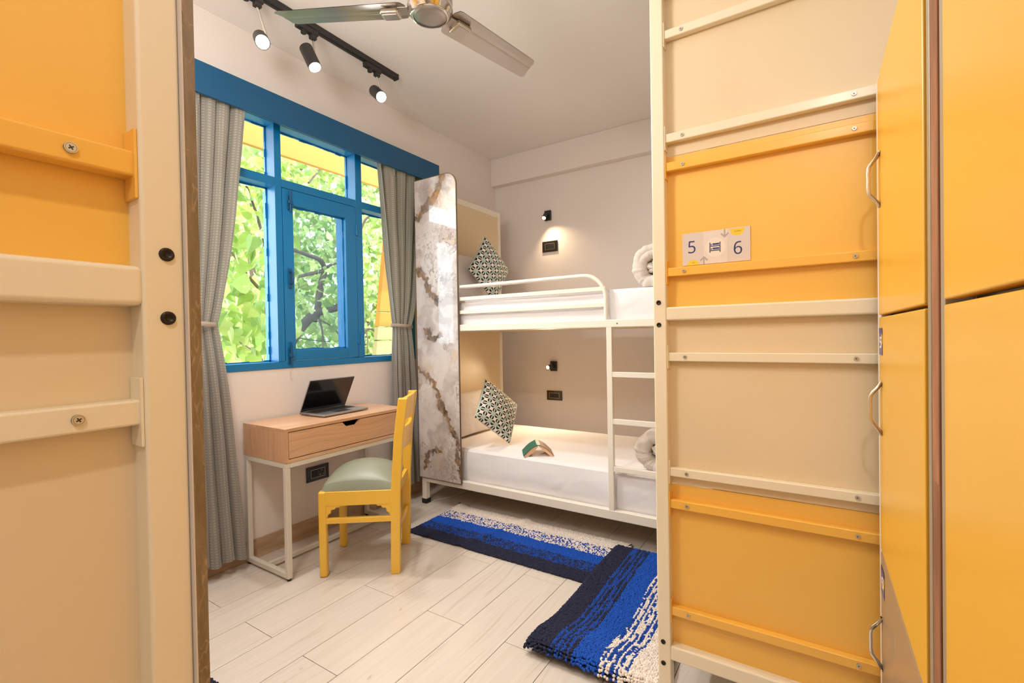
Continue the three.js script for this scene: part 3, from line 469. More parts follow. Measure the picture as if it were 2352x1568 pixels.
// ------------------------------------------------------------------ desk, laptop, chair
{
  const t = thing('desk', 'small wood-effect desk on white metal legs under the window', 'desk', [-2.39, 0, -1.745]);
  const xb = -2.582, xf = -2.195, za = -1.335, zb = -2.152, y0 = 0.587, y1 = 0.758, T = 0.017;
  partW(t, 'top_panel', metreUV(bx(xb, xf, y1 - T, y1, zb, za, 0.0015), 'z', 0.2, 0.3), M.desk);
  partW(t, 'side_panel', metreUV(bx(xb, xf, y0, y1 - T, za - T, za, 0.001), 'y', 0.1, 0.1), M.desk); partW(t, 'side_panel', metreUV(bx(xb, xf, y0, y1 - T, zb, zb + T, 0.001), 'y'), M.desk);
  partW(t, 'bottom_panel', metreUV(bx(xb, xf, y0, y0 + T, zb + T, za - T, 0.001), 'z', 0.5, 0.1), M.desk); partW(t, 'back_panel', metreUV(bx(xb, xb + 0.006, y0 + T, y1 - T, zb + T, za - T, 0), 'z'), M.desk);
  const z0 = zb + T + 0.003, z1 = za - T - 0.003, a = y0 + T + 0.004, b = y1 - T - 0.004, sh = [[-z1, a], [-z0, a], [-z0, b], [1.790, b], [1.765, b - 0.026], [1.698, b - 0.026], [1.673, b], [-z1, b]];
  const dr = partW(t, 'drawer', metreUV(extrude(sh, 0.015, 0.0008).rotateY(Math.PI / 2).translate(xf - 0.017, 0, 0), 'z', 0.7, 0.2), M.desk);
  partW(dr, 'drawer_box', bx(xb + 0.03, xf - 0.055, a, b - 0.035, z0 + 0.02, z1 - 0.02, 0), M.deskInside);
  const f = 0.026, L = (x0, x1, q0, q1, w0, w1) => bx(x0, x1, q0, q1, w0, w1, 0.003), fx = xf - 0.002, bk = xb + 0.002;
  const zr = zb + 0.004, zl = za - 0.001;
  for (const [x0, x1] of [[fx - f, fx], [bk, bk + f]]) for (const z of [[zl - f, zl], [zr, zr + f]]) { const lg = partW(t, 'leg', L(x0, x1, 0.012, y0 - f, z[0], z[1]), M.deskLeg); partW(lg, 'foot', cyl(V3((x0 + x1) / 2, 0, (z[0] + z[1]) / 2), V3((x0 + x1) / 2, 0.012, (z[0] + z[1]) / 2), 0.010, 12), M.black); }
  for (const z of [[zl - f, zl], [zr, zr + f]]) { partW(t, 'end_bar', L(bk, fx, y0 - f, y0 - 0.0005, z[0], z[1]), M.deskLeg); partW(t, 'floor_bar', L(bk + f, fx - f, 0.012, 0.012 + f, z[0], z[1]), M.deskLeg); }
  for (const [x0, x1] of [[fx - f, fx], [bk, bk + f]]) partW(t, 'long_bar', L(x0, x1, y0 - f, y0 - 0.0005, zr + f, zl - f), M.deskLeg);
  partW(t, 'stretcher', L(-2.425, -2.401, 0.012, 0.036, zr + f, zl - f), M.deskLeg);
}
{
  const t = thing('laptop', 'silver laptop half open with black screen on the wooden desk', 'laptop', [-2.425, 0.758, -1.795], 0.045);
  const W = 0.326, Dp = 0.218, B = (x0, x1, y0, y1, z0, z1, r = 0.001) => bx(x0, x1, y0, y1, z0, z1, r); // local: +x to the user, hinge at x = -Dp/2
  part(t, 'base', new RoundedBoxGeometry(Dp, 0.013, W, 3, 0.005).translate(0, 0.0105, 0), M.laptop);
  for (const x of [-0.08, 0.08]) for (const z of [-0.13, 0.13]) part(t, 'rubber_foot', new THREE.CylinderGeometry(0.006, 0.006, 0.005, 10).translate(x, 0.0025, z), M.black);
  const kb = part(t, 'keyboard', B(-0.082, 0.018, 0.0165, 0.0172, -0.142, 0.142), M.laptopDark), kg = new RoundedBoxGeometry(0.0150, 0.0016, 0.0158, 1, 0.0006);
  for (let r = 0; r < 5; r++) for (let c = 0; c < 15; c++) { const k = part(kb, 'key', kg, M.laptopDark); k.position.set(-0.072 + r * 0.0198, 0.0178, 0.1305 - c * 0.01865); }
  part(t, 'trackpad', B(0.030, 0.096, 0.0165, 0.0173, -0.05, 0.055, 0.0005), M.laptopDark);
  for (const [x, w, h] of [[-0.095, 0.008, 0.006], [-0.075, 0.012, 0.005], [-0.04, 0.04, 0.003]]) part(t, 'port', B(x - w / 2, x + w / 2, 0.0105 - h / 2, 0.0105 + h / 2, W / 2 - 0.002, W / 2 + 0.0006, 0.0004), M.black);
  const lid = part(t, 'lid', new RoundedBoxGeometry(0.0065, 0.212, W - 0.002, 3, 0.003).translate(0, 0.106, 0), M.laptop);
  lid.position.set(-Dp / 2 + 0.004, 0.017, 0); lid.rotation.z = -27 * D2R;
  part(lid, 'screen', B(0.0033, 0.0044, 0.004, 0.209, -W / 2 + 0.004, W / 2 - 0.004, 0.0004), M.screen, 'black glossy screen');
  for (const z of [-0.115, 0.115]) part(lid, 'hinge', cyl(V3(0.001, 0.001, z - 0.018), V3(0.001, 0.001, z + 0.018), 0.0045, 12), M.chrome);
}
{ // chair: local x = from front to back, local z = towards the near side; origin at the centre of its footprint
  const cx = (-2.085 - 1.788 - 2.026 - 2.319) / 4, cz = (-1.452 - 1.674 - 1.974 - 1.755) / 4, turn = Math.atan2(0.222, 0.297);
  const t = thing('chair', 'yellow painted wooden chair with padded green seat at the desk', 'chair', [cx, 0, cz], turn);
  const hx = 0.188, hz = 0.192, lw = 0.040, AT = 0.430, AB = 0.358; // half sizes
  const B = (x0, x1, y0, y1, z0, z1, r = 0.004) => metreUV(bx(x0, x1, y0, y1, z0, z1, r));
  const wearLeg = (g) => g;
  for (const sz of [-1, 1]) {
    const z0 = sz > 0 ? hz - lw : -hz, leg = part(t, 'leg', B(-hx - 0.012, -hx - 0.012 + lw, 0, AT + 0.003, z0, z0 + lw, 0.012), M.chair); void leg;
    // rear leg rises into the back post and leans back slightly
    const prof = [[hx - 0.034, 0], [hx + 0.012, 0], [hx + 0.022, 0.42], [hx + 0.040, 0.70], [hx + 0.066, 0.892], [hx + 0.020, 0.892], [hx - 0.006, 0.70], [hx - 0.026, 0.42]];
    part(t, 'back_leg', metreUV(extrude(prof, 0.030, 0.004).translate(0, 0, sz > 0 ? hz - 0.034 : -hz + 0.004)), M.chair);
    // side apron with scalloped brackets
    const zz = sz > 0 ? hz - 0.026 : -hz + 0.004, x0 = -hx + 0.026, x1 = hx - 0.028;
    part(t, 'side_rail', B(x0 - 0.004, x1 + 0.006, AB, AT, zz, zz + 0.022, 0.003), M.chair);
    const br = [[0, 0.003], [0.078, 0.003], [0.066, -0.008], [0.050, -0.008], [0.044, -0.018], [0.026, -0.020], [0.022, -0.038], [0.010, -0.044], [0.006, -0.062], [0, -0.062]];
    part(t, 'bracket', metreUV(extrude(br, 0.014, 0.0015).translate(x0 - 0.001, AB, zz + 0.004)), M.chair);
    part(t, 'bracket', metreUV(extrude(br.map(([x, y]) => [-x, y]).reverse(), 0.014, 0.0015).translate(x1 + 0.001, AB, zz + 0.004)), M.chair);
    part(t, 'side_stretcher', B(x0 - 0.004, x1 + 0.006, 0.268, 0.296, zz + 0.001, zz + 0.021, 0.003), M.chair);
  }
  part(t, 'front_rail', B(-hx - 0.004, -hx + 0.018, AB, AT, -hz + lw - 0.004, hz - lw + 0.004), M.chair);
  part(t, 'rear_rail', B(hx - 0.022, hx + 0.006, 0.385, 0.44, -hz + 0.030, hz - 0.030), M.chair);
  part(t, 'rear_stretcher', B(hx - 0.012, hx + 0.006, 0.20, 0.228, -hz + 0.030, hz - 0.030), M.chair);
  // bowed back rails
  const bow = (y0, y1, n0, n1) => { const N = 20, pos = []; const at = (k, y, off) => { const z = lerp(-hz + 0.030, hz - 0.030, k), lean = 0.02 * (y - 0.42) / 0.28 + (y > 0.7 ? (y - 0.7) * 0.05 : 0), x = hx - 0.006 + lean + 0.016 * Math.sin(k * Math.PI) + off; return [x, y, z]; }; void pos;
    const s = (off, flip) => { const g = grid(N, 6, (u, v) => at(u, lerp(y0, y1 + (n0 ?? 0) * Math.sin(u * Math.PI), v), off)); if (flip) { g.index.array.reverse(); g.computeVertexNormals(); } return g; };
    const cap = (v) => grid(N, 1, (u, w) => { const yy = v ? y1 + (n0 ?? 0) * Math.sin(u * Math.PI) : y0; return at(u, yy, w * 0.02); });
    return metreUV(merge([s(0, false), s(0.02, true), cap(1), cap(0)])); };
  part(t, 'top_rail', bow(0.775, 0.892, 0.004), M.chair); part(t, 'back_slat', bow(0.625, 0.735, 0.0), M.chair);
  // domed seat pad
  const pad = grid(36, 36, (u, v) => { const U = u * 2 - 1, W = v * 2 - 1, f = Math.pow((1 - U ** 4) * (1 - W ** 4), 0.5); return [U * (hx - 0.006) - 0.004, AT + 0.002 + 0.022 * Math.min(1, f * 4) + 0.088 * Math.pow(Math.max(0, (1 - U * U) * (1 - W * W)), 0.6), W * (hz - 0.010)]; });
  pad.index.array.reverse(); pad.computeVertexNormals();
  const padUnder = bx(-hx + 0.002, hx - 0.010, AT - 0.012, AT + 0.008, -hz + 0.010, hz - 0.010, 0.006);
  part(t, 'seat_pad', merge([pad, padUnder]), M.cushionSeat, 'domed grey-green padded seat');
}

// ------------------------------------------------------------------ electrical plates and reading lamps
function wallPlate(name, label, at, turn, w, h, pins) { // local: faces +z
  const t = thing(name, label, pins ? 'socket' : 'switch', at, turn);
  part(t, 'plate', bx(-w / 2, w / 2, -h / 2, h / 2, 0, 0.009, 0.003), M.plate);
  const a = w * 0.315, b = h * 0.27, r = 0.0011; part(t, 'gold_rim', merge([bx(-a, a, b - r, b + r, 0.008, 0.0102, 0), bx(-a, a, -b - r, -b + r, 0.008, 0.0102, 0), bx(-a - r, -a + r, -b, b, 0.008, 0.0102, 0), bx(a - r, a + r, -b, b, 0.008, 0.0102, 0)]), M.gold, 'thin gold line');
  part(t, pins ? 'rocker' : 'rocker_switch', bx(-a + 0.004, pins ? -0.004 : a - 0.004, -b + 0.004, b - 0.004, 0.008, 0.0108, 0.001), M.black);
  if (pins) for (const [x, y] of [[0.026, 0.013], [0.014, -0.012], [0.038, -0.012]]) part(t, 'pin_hole', new THREE.CylinderGeometry(0.0032, 0.0032, 0.003, 12).rotateX(Math.PI / 2).translate(x, y, 0.0095), M.gold);
  return t;
}
wallPlate('wall_socket', 'black wall socket below the desk with gold line', [WX, 0.371, -1.790], Math.PI / 2, 0.155, 0.092, true);
wallPlate('switch_plate', 'black switch plate with gold line above the upper bunk', [-2.012, 2.005, BZ], 0, 0.155, 0.098, false);
wallPlate('switch_plate', 'black switch plate with gold line above the lower bunk', [-1.990, 0.650, BZ], 0, 0.155, 0.086, false);
function readingLamp(label, at, dir, aim, cd, cone) {
  const t = thing('reading_lamp', label, 'lamp', at);
  part(t, 'base_plate', bx(-0.032, 0.032, -0.045, 0.045, 0, 0.022, 0.004), M.trackBlack);
  const a = V3(-0.004, 0.0, 0.022), b = V3(-0.006, 0, 0.045), d = dir.clone().normalize(), c = b.clone().addScaledVector(d, -0.012), e = b.clone().addScaledVector(d, 0.048);
  part(t, 'joint', cyl(a, b, 0.007, 12), M.trackBlack); const hd = part(t, 'lamp_head', cyl(c, e, 0.019, 22, 0.021), M.trackBlack);
  part(hd, 'lens', cyl(e, e.clone().addScaledVector(d, 0.0025), 0.0165, 20), M.readGlow, 'glowing warm lens');
  const s = new THREE.SpotLight(WARMER, cd, 4, cone * D2R, 0.7, 2), q = e.clone().addScaledVector(d, 0.012).add(t.position); s.position.copy(q); s.target.position.copy(q.clone().add(aim)); s.castShadow = true; s.shadow.mapSize.set(512, 512); scene.add(s, s.target); s.name = 'reading_light';
}
readingLamp('small black reading lamp glowing on the wall of the upper bunk', [-2.025, 2.285, BZ], V3(0.05, -0.75, 0.75), V3(0.32, -1, 0.22), READING_CD, 64);
readingLamp('small black reading lamp glowing on the wall of the lower bunk', [-1.990, 0.918, BZ], V3(-0.25, -0.15, 1), V3(0.45, -0.42, 0.9), READING_CD * 2.2, 72);

// ------------------------------------------------------------------ rugs (backing + tufted pile)
function rug(label, at, turn, w, d, rows, height, bandsFn, rowDir, lump) { // local x = length, z = depth; pile = tufts
  const t = thing('rug', label, 'rug', at, turn);
  part(t, 'backing', metreUV(grid(60, 24, (u, v) => { const x = (u - 0.5) * (w - 0.012), z = (v - 0.5) * (d - 0.012); return [x, Math.max(0.003, height(x, z) - 0.006), z]; }).scale(1, 1, 1)), M.rugBack);
  const geo = new THREE.IcosahedronGeometry(1, 1), nx = Math.round(w / rows[0]), nz = Math.round(d / rows[1]), pile = new THREE.InstancedMesh(geo, M.pile, nx * nz), m = new THREE.Matrix4(), q = new THREE.Quaternion(), e = new THREE.Euler(), col = new THREE.Color();
  let k = 0;
  for (let i = 0; i < nx; i++) for (let j = 0; j < nz; j++) {
    const x = (i + 0.5 + rr(-0.3, 0.3)) * w / nx - w / 2, z = (j + 0.5 + rr(-0.3, 0.3)) * d / nz - d / 2, y = height(x, z);
    e.set(rr(-0.5, 0.5), rr(-0.5, 0.5), rr(-0.5, 0.5)); q.setFromEuler(e); m.compose(V3(x, y + rr(-0.0015, 0.0015), z), q, V3(rows[0] * rr(0.62, 0.85), 0.0055 * rr(0.8, 1.25), rows[1] * rr(0.62, 0.85))); pile.setMatrixAt(k, m);
    col.set(bandsFn(x, z, i, j)).multiplyScalar(rr(0.85, 1.12)); pile.setColorAt(k, col); k++;
  }
  pile.name = 'pile'; pile.userData.kind = 'stuff'; t.add(pile); return t;
}
const NAVY = '#23263f', ROYAL = '#1250b4', ROYALD = '#1646a0', IVORY = '#e9ddd2';
function stripes(s, x, z, coarse) { // s = distance from the dark edge in metres (0 .. 0.5)
  const wv = s + 0.006 * n2(x * 14, z * 14);
  if (wv < 0.100) return NAVY;
  if (wv < 0.195) return coarse > 0.5 ? NAVY : ROYALD;
  if (wv < 0.290) return ROYAL;
  if (wv < 0.398) return coarse > 0.5 ? ROYALD : IVORY;
  return IVORY;
}
const rugA = rug('narrow blue striped rug lying along the far bunk bed', [-1.49, 0, -2.322], 0, 1.25, 0.51, [0.0066, 0.0066],
  (x, z) => 0.008 + 0.004 * Math.max(0, n2(x * 3, z * 4)) + 0.010 * Math.exp(-(((x + 0.14 + z * 0.3) / 0.03) ** 2)) + 0.012 * sstep(-x, 0.52, 0.64) * sstep(-z, 0.1, 0.25), (x, z) => stripes(0.255 - z, x, z, rnd() < 0.42 ? 1 : 0));
for (const [x, z, sx] of [[0.617, -0.215, 1], [-0.62, -0.25, -1]]) part(rugA, 'corner_loop', tube([V3(x - 0.01 * sx, 0.010, z - 0.002), V3(x, 0.020, z - 0.008), V3(x + 0.010 * sx, 0.024, z - 0.006), V3(x + 0.016 * sx, 0.008, z + 0.006)], 0.0035, 16, 6), M.black, 'black corner loop');
{ // second rug: dark edge on its left; the near end is folded under so it is thicker there
  const W = 0.494, Dp = 0.985;
  rug('blue striped rug with one folded end beside the bunk bed with the sign', [-0.685, 0.0, -1.985], 0, W, Dp, [0.0075, 0.0068],
    (x, z) => { const r = Dp / 2 - z, roll = sstep(z, 0.34, 0.40); const edge = Math.min(1, Math.sqrt(Math.max(0, r / 0.022))), le = Math.min(1, Math.sqrt(Math.max(0, (x + W / 2) / 0.018))); return 0.009 + 0.010 * roll + 0.012 * sstep(-z, 0.0, 0.16) + (0.026 * sstep(z, 0.2, 0.38) + 0.014) * edge * le + 0.006 * Math.max(0, n2(z * 5, x * 3 + 7)); },
    (x, z, i, j) => { const run = n2(z * 26 + 0.6 * Math.sin(j * 0.5), i * 0.9 + 3) + 0.5 * Math.sin(i * 2.1 + 0.5 * n2(z * 12, i)); return stripes(x + W / 2, x, z, run > 0.12 ? 1 : 0); });
}
rug('dark blue rug corner on the floor at the lower left', [-1.86, 0, -0.50], 0, 0.30, 0.60, [0.008, 0.008], (x, z) => 0.009, (x, z) => NAVY);
tag(part(scene, numbered('cable'), tube([V3(-2.35, 0.005, -2.56), V3(-2.30, 0.005, -2.66), V3(-2.27, 0.005, -2.80), V3(-2.24, 0.005, -3.05), V3(-2.30, 0.005, -3.4)], 0.0035, 40, 6), M.edgeWhite), 'thin white cable running over the floor below the far bed', 'cable');

// ------------------------------------------------------------------ lockers
function handle(zc, y0, y1) {
  const X = 0.13, c = [V3(X, y1, zc), V3(X - 0.006, y1 - 0.012, zc), V3(X - 0.019, y1 - 0.030, zc), V3(X - 0.0215, y1 - 0.042, zc), V3(X - 0.0215, (y0 + y1) / 2, zc), V3(X - 0.0215, y0 + 0.042, zc), V3(X - 0.019, y0 + 0.030, zc), V3(X - 0.006, y0 + 0.012, zc), V3(X, y0, zc)];
  const g = [tube(c, 0.0042, 60, 8)]; for (const [y, s] of [[y1, -1], [y0, 1]]) g.push(grid(8, 8, (u, v) => { const w = lerp(0.013, 0.004, v); return [X - 0.0205 * v ** 1.3, y + s * 0.036 * v, zc + (u - 0.5) * 2 * w]; }), grid(8, 8, (u, v) => { const w = lerp(0.013, 0.004, v); return [X - 0.003 - 0.0205 * v ** 1.3, y + s * 0.036 * v, zc + (0.5 - u) * 2 * w]; })); return merge(g);
}
function locker(label, zf, zn, doors, edge) { // zf far side, zn near side
  const t = thing('locker', label, 'locker', [0.37, 0, (zf + zn) / 2]), X = 0.13, yb = 0.122, S = 0.5545;
  partW(t, 'carcass', merge([bx(X + 0.024, 0.60, 0.07, 1.80, zf, zf + 0.02, 0.001), bx(X + 0.024, 0.60, 0.07, 1.80, zn - 0.02, zn, 0.001), bx(X + 0.024, 0.60, 1.79, 1.81, zf, zn, 0.001), bx(X + 0.024, 0.60, 0.07, 0.10, zf, zn, 0.001), bx(0.58, 0.60, 0.07, 1.80, zf, zn, 0.001), bx(X + 0.03, 0.58, 0.67, 0.685, zf, zn, 0), bx(X + 0.03, 0.58, 1.222, 1.237, zf, zn, 0)]), M.greyMetal);
  partW(t, 'plinth', bx(X + 0.05, 0.58, 0, 0.07, zf + 0.02, zn - 0.02, 0.001), M.gap);
  if (edge) partW(t, 'edge_strip', bx(X + 0.003, X + 0.024, 0.07, 1.80, zf, edge - 0.002, 0.002), M.edgeWhite, 'pale edge strip with chipped paint');
  doors.forEach((d, i) => {
    const y0 = yb + (2 - i) * S + 0.003, y1 = yb + (3 - i) * S - 0.003, za = (edge ?? zf + 0.002), zb = zn - (edge ? 0.010 : 0.004);
    const door = partW(t, 'door', bx(X, X + 0.02, y0, y1, za, zb, 0.0025), d.m, d.label);
    if (d.h) partW(door, 'handle', handle(d.hz, d.h[0], d.h[1]), d.hm, 'pull handle');
    if (d.sticker) partW(door, 'sticker', new THREE.PlaneGeometry(0.06, 0.062).rotateY(-Math.PI / 2).translate(X - 0.0008, d.sticker[1], -1.368), std({ map: stickerTex(d.sticker[0]), roughness: 0.4 }), 'number sticker');
  });
  return t;
}
M.handleWarm = std({ color: sr('#d8c6ac'), roughness: 0.3, metalness: 0.6 });
locker('yellow locker with three pull handles against the bunk bed with the sign', -1.462, -0.858, [
  { m: M.yellowDoor, label: 'yellow top door', h: [1.480, 1.606], hz: -1.366, hm: M.handleWarm },
  { m: M.yellowDoor, label: 'yellow middle door', h: [0.957, 1.080], hz: -1.362, hm: M.handleWarm, sticker: ['5', 1.172] },
  { m: M.greyDoor, label: 'plain grey lower door', h: [0.397, 0.520], hz: -1.392, hm: M.chrome, sticker: ['6', 0.615] }], -1.404);
locker('plain yellow locker at the right picture edge without visible handles', -0.748, -0.145, [{ m: M.yellowDoor }, { m: M.yellowDoor }, { m: M.yellowDoor }], null);
{
  const t = thing('wooden_batten', 'bare wooden batten filling the gap between the two yellow lockers', 'batten', [0.17, 0, -0.80]);
  partW(t, 'batten', metreUV(bx(0.1325, 0.19, 0.0, 2.05, -0.832, -0.794, 0.002)), M.rawWood);
  partW(t, 'side_trim', bx(0.132, 0.19, 0, 2.05, -0.852, -0.834, 0.001), M.greyMetal); partW(t, 'side_trim', bx(0.132, 0.19, 0, 2.05, -0.774, -0.752, 0.001), M.greyMetal);
  partW(t, 'backing', bx(0.19, 0.20, 0, 2.05, -0.856, -0.75, 0.001), M.gap);
}

// ------------------------------------------------------------------ track lights and fan
{
  const t = thing('track_rail', 'black ceiling track rail above the window', 'track', [-2.252, CY, -1.2]);
  partW(t, 'rail', merge([bx(-2.270, -2.234, CY - 0.032, CY, -2.178, -0.28, 0.002), bx(-2.2555, -2.2485, CY - 0.034, CY - 0.03, -2.17, -0.3, 0)]), M.trackBlack);
  partW(t, 'end_cap', bx(-2.272, -2.232, CY - 0.034, CY, -2.186, -2.176, 0.002), M.black);
}
function trackHead(label, z, lens, axis, aim, cd) {
  const t = thing('track_spotlight', label, 'spotlight', [-2.252, CY - 0.034, z], 0), o = t.position;
  part(t, 'adapter', merge([bx(-0.017, 0.017, -0.028, 0, -0.06, 0.06, 0.004), bx(-0.014, 0.014, -0.050, -0.026, -0.052, -0.018, 0.004), cyl(V3(0, -0.045, 0.02), V3(0, -0.026, 0.02), 0.014, 14)]), M.trackBlack);
  const d = axis.clone().normalize(), L = 0.125, r = 0.0335, e = lens.clone().sub(o), c = e.clone().addScaledVector(d, -L), mid = e.clone().addScaledVector(d, -L * 0.62), side = d.clone().cross(V3(0, 0, 1)).cross(d).normalize(), piv = mid.clone().addScaledVector(side, -r);
  part(t, 'stem', merge([cyl(V3(0, -0.05, -0.035), piv, 0.006, 10), new THREE.SphereGeometry(0.010, 12, 8).translate(piv.x, piv.y, piv.z)]), M.chrome);
  const hd = part(t, 'housing', merge([cyl(c, e, r, 28), new THREE.LatheGeometry([[0, 0], [0.026, 0], [r, 0.006]].map((p) => new THREE.Vector2(...p)), 28).applyQuaternion(new THREE.Quaternion().setFromUnitVectors(V3(0, 1, 0), d)).translate(c.x - d.x * 0.006, c.y - d.y * 0.006, c.z - d.z * 0.006)]), M.trackBlack);
  part(hd, 'lens', cyl(e, e.clone().addScaledVector(d, 0.003), 0.030, 24), M.lampGlow, 'glowing lens');
  const s = new THREE.SpotLight(WARM, cd, 9, 66 * D2R, 0.85, 2); s.position.copy(lens).addScaledVector(d, 0.014); s.target.position.copy(s.position).add(aim); s.castShadow = true; s.shadow.radius = 2.5; s.shadow.mapSize.set(1024, 1024); s.shadow.bias = -0.0004; scene.add(s, s.target);
  return t;
}
trackHead('black track spotlight nearest the camera side aimed into the room', -1.245, V3(-2.19, 2.613, -1.266), V3(0.75, -0.62, 0.35), V3(0.75, -0.8, 0.35), TRACK_CD);
trackHead('middle black track spotlight hanging tilted on a thin stem', -1.545, V3(-2.19, 2.625, -1.545), V3(0.42, -0.86, -0.10), V3(0.45, -0.9, -0.1), TRACK_CD);
trackHead('black track spotlight hanging next to the end of the rail', -1.985, V3(-2.19, 2.657, -1.995), V3(0.75, -0.62, 0.25), V3(0.75, -0.75, -0.1), TRACK_CD);
{ // added fill globe hung above the frame to brighten ceiling and whole room
  const t = thing('added_fill_globe', 'added fill globe out of view above the room centre', 'lamp', [-1.35, CY, -0.42]);
  part(t, 'canopy', new THREE.CylinderGeometry(0.05, 0.05, 0.02, 24).translate(0, -0.01, 0), M.edgeWhite); part(t, 'cord', cyl(V3(0, -0.52, 0), V3(0, -0.02, 0), 0.004, 8), M.black);
  part(t, 'globe', new THREE.SphereGeometry(0.09, 32, 20).translate(0, -0.60, 0), M.fillGlobeGlow, 'glowing globe of the added fill lamp');
  const s = new THREE.PointLight(WARM, FILL_GLOBE_CD, 0, 2); s.position.set(-1.35, CY - 0.60, -0.42); s.castShadow = true; s.shadow.radius = 9; s.shadow.mapSize.set(1024, 1024); scene.add(s);
}
{ // unseen lamp above the lockers, lights the bed ends and glints on bars
  const t = thing('unseen_ceiling_spotlight', 'unseen ceiling spotlight above the lockers, out of view, lighting the bed ends', 'spotlight', [0.13, CY, 0.42]);
  part(t, 'canopy', new THREE.CylinderGeometry(0.05, 0.05, 0.02, 24).translate(0, -0.01, 0), M.edgeWhite); part(t, 'stem', cyl(V3(0, -0.20, 0), V3(0, -0.02, 0), 0.006, 10), M.chrome);
  const hd = part(t, 'housing', cyl(V3(0, -0.30, 0), V3(0, -0.19, 0), 0.04, 24), M.edgeWhite); part(hd, 'lens', cyl(V3(0, -0.303, 0), V3(0, -0.30, 0), 0.036, 24), M.lampGlow);
  const s = new THREE.SpotLight(WARM, UNSEEN_SPOT_CD, 9, 84 * D2R, 0.5, 2); s.position.set(0.13, CY - 0.32, 0.42); s.target.position.set(0.10, 1, 0.1); s.castShadow = true; s.shadow.radius = 2; s.shadow.mapSize.set(1024, 1024); scene.add(s, s.target);
}
{
  const C = V3(-1.268, 2.5, -1.417), t = thing('ceiling_fan', 'brushed metal ceiling fan with long straight blades', 'fan', [C.x, CY, C.z]), o = V3(0, 2.5 - CY, 0), P = (pts) => pts.map((q) => new THREE.Vector2(q[0], q[1]));
  part(t, 'down_rod', cyl(V3(0, o.y + 0.1, 0), V3(0, 0, 0), 0.011, 14), M.brushed); part(t, 'canopy', new THREE.LatheGeometry(P([[0.014, -0.09], [0.03, -0.085], [0.052, -0.03], [0.058, 0]]), 32), M.brushed);
  part(t, 'motor_housing', new THREE.LatheGeometry(P([[0.072, -0.018], [0.084, -0.012], [0.089, 0.004], [0.089, 0.05], [0.082, 0.085], [0.05, 0.11], [0.0, 0.115]]), 56).translate(0, o.y, 0), M.brushed);
  part(t, 'chrome_ring', new THREE.LatheGeometry(P([[0.066, -0.034], [0.070, -0.0345], [0.078, -0.027], [0.080, -0.019], [0.0865, -0.016], [0.090, -0.006], [0.090, 0.002]]), 56).translate(0, o.y, 0), M.chrome, 'polished ring');
  part(t, 'hub_plate', new THREE.LatheGeometry(P([[0, -0.038], [0.045, -0.0365], [0.067, -0.033], [0.067, -0.02]]), 56).translate(0, o.y, 0), M.brushed);
  for (const deg of [151, 280, 35.5]) {
    const a = deg * D2R, g = new THREE.Group(); // direction (cos a, sin a) in x-z
    const w0 = 0.066, w1 = 0.056, L0 = 0.092, L1 = 0.60, N = 40;
    const sect = (u, v, off) => { const s = u, x = lerp(L0, L1 + 0.0 + 0.028 * (0.5 - v), s), half = lerp(w0, w1, s) * lerp(0.62, 1, Math.sqrt(1 - (1 - clamp(s * 18, 0, 1)) ** 2)) * lerp(0.78, 1, Math.sqrt(1 - (1 - clamp((1 - s) * 24, 0, 1)) ** 2)), z = (v - 0.5) * 2 * half, camber = 0.004 * Math.sin(v * Math.PI) - 0.002 * Math.exp(-(((v - 0.62) / 0.05) ** 2)); return [x, off + camber + z * 0.20, z, x, z]; };
    const up = grid(N, 16, (u, v) => sect(u, v, 0.002)), dn = grid(N, 16, (u, v) => sect(u, v, 0)); up.index.array.reverse(); up.computeVertexNormals();
    const bl = part(t, 'blade', merge([up, dn]).rotateY(-a).translate(o.x, o.y - 0.002, 0), M.blade);
    part(bl, 'blade_arm', merge([bx(0.075, 0.15, -0.006, 0.002, -0.024, 0.024, 0.003)]).rotateY(-a).translate(0, o.y, 0), M.brushed);
    part(bl, 'blade_cap', new RoundedBoxGeometry(0.075, 0.022, 0.066, 3, 0.008).rotateX(-0.2).translate(0.158, -0.012, 0).rotateY(-a).translate(0, o.y, 0), M.chrome);
    part(bl, 'cap_inset', new RoundedBoxGeometry(0.058, 0.004, 0.05, 2, 0.0018).translate(0, -0.0115, 0).rotateX(-0.2).translate(0.158, -0.012, 0).rotateY(-a).translate(0, o.y, 0), M.brushed);
  }
}

// ------------------------------------------------------------------ outside: awning, house, trees
{
  struct('ground', new THREE.PlaneGeometry(80, 80).rotateX(-Math.PI / 2).translate(-42.9, -2.6, 0), M.ground);  // mostly hidden ground, kept pale to bounce daylight up to the ceiling
  const t = thing('awning', 'plain yellow awning board outside the upper window panes', 'awning', [-3.6, 2.69, -3]);
  partW(t, 'board', bx(-3.64, -3.6, 2.69, 3.45, -7.5, 1.5, 0.004), M.awning);
  partW(t, 'bracket', merge([-6.5, -0.2].map((z) => bx(-3.6, WX - 0.19, 3.3, 3.35, z, z + 0.05, 0.003))), M.awning);
}
{
  const t = thing('neighbouring_house', 'orange house wall with pale courses seen through the right pane', 'house', [-4.9, -2.6, -5]);
  const edge = (y) => -3.919 - (y - 0.97) * 0.146, course = (y0, y1, m, n, out) => partW(t, n, extrude([[-edge(y0), y0], [6.6, y0], [6.6, y1], [-edge(y1), y1]], 0.06 + out, 0.003).rotateY(Math.PI / 2).translate(-4.56, 0, 0), m);
  course(-2.6, 0.62, M.paleCourse, 'base_wall', 0); course(0.635, 0.955, M.paleCourse, 'course', 0.004); course(0.970, 1.165, M.paleCourse, 'course', 0.008); course(1.180, 1.335, M.paleCourse, 'course', 0.0); course(1.348, 1.515, M.orangeWall, 'course', 0.010); course(1.53, 2.6, M.orangeWall, 'upper_wall', 0.0);
}
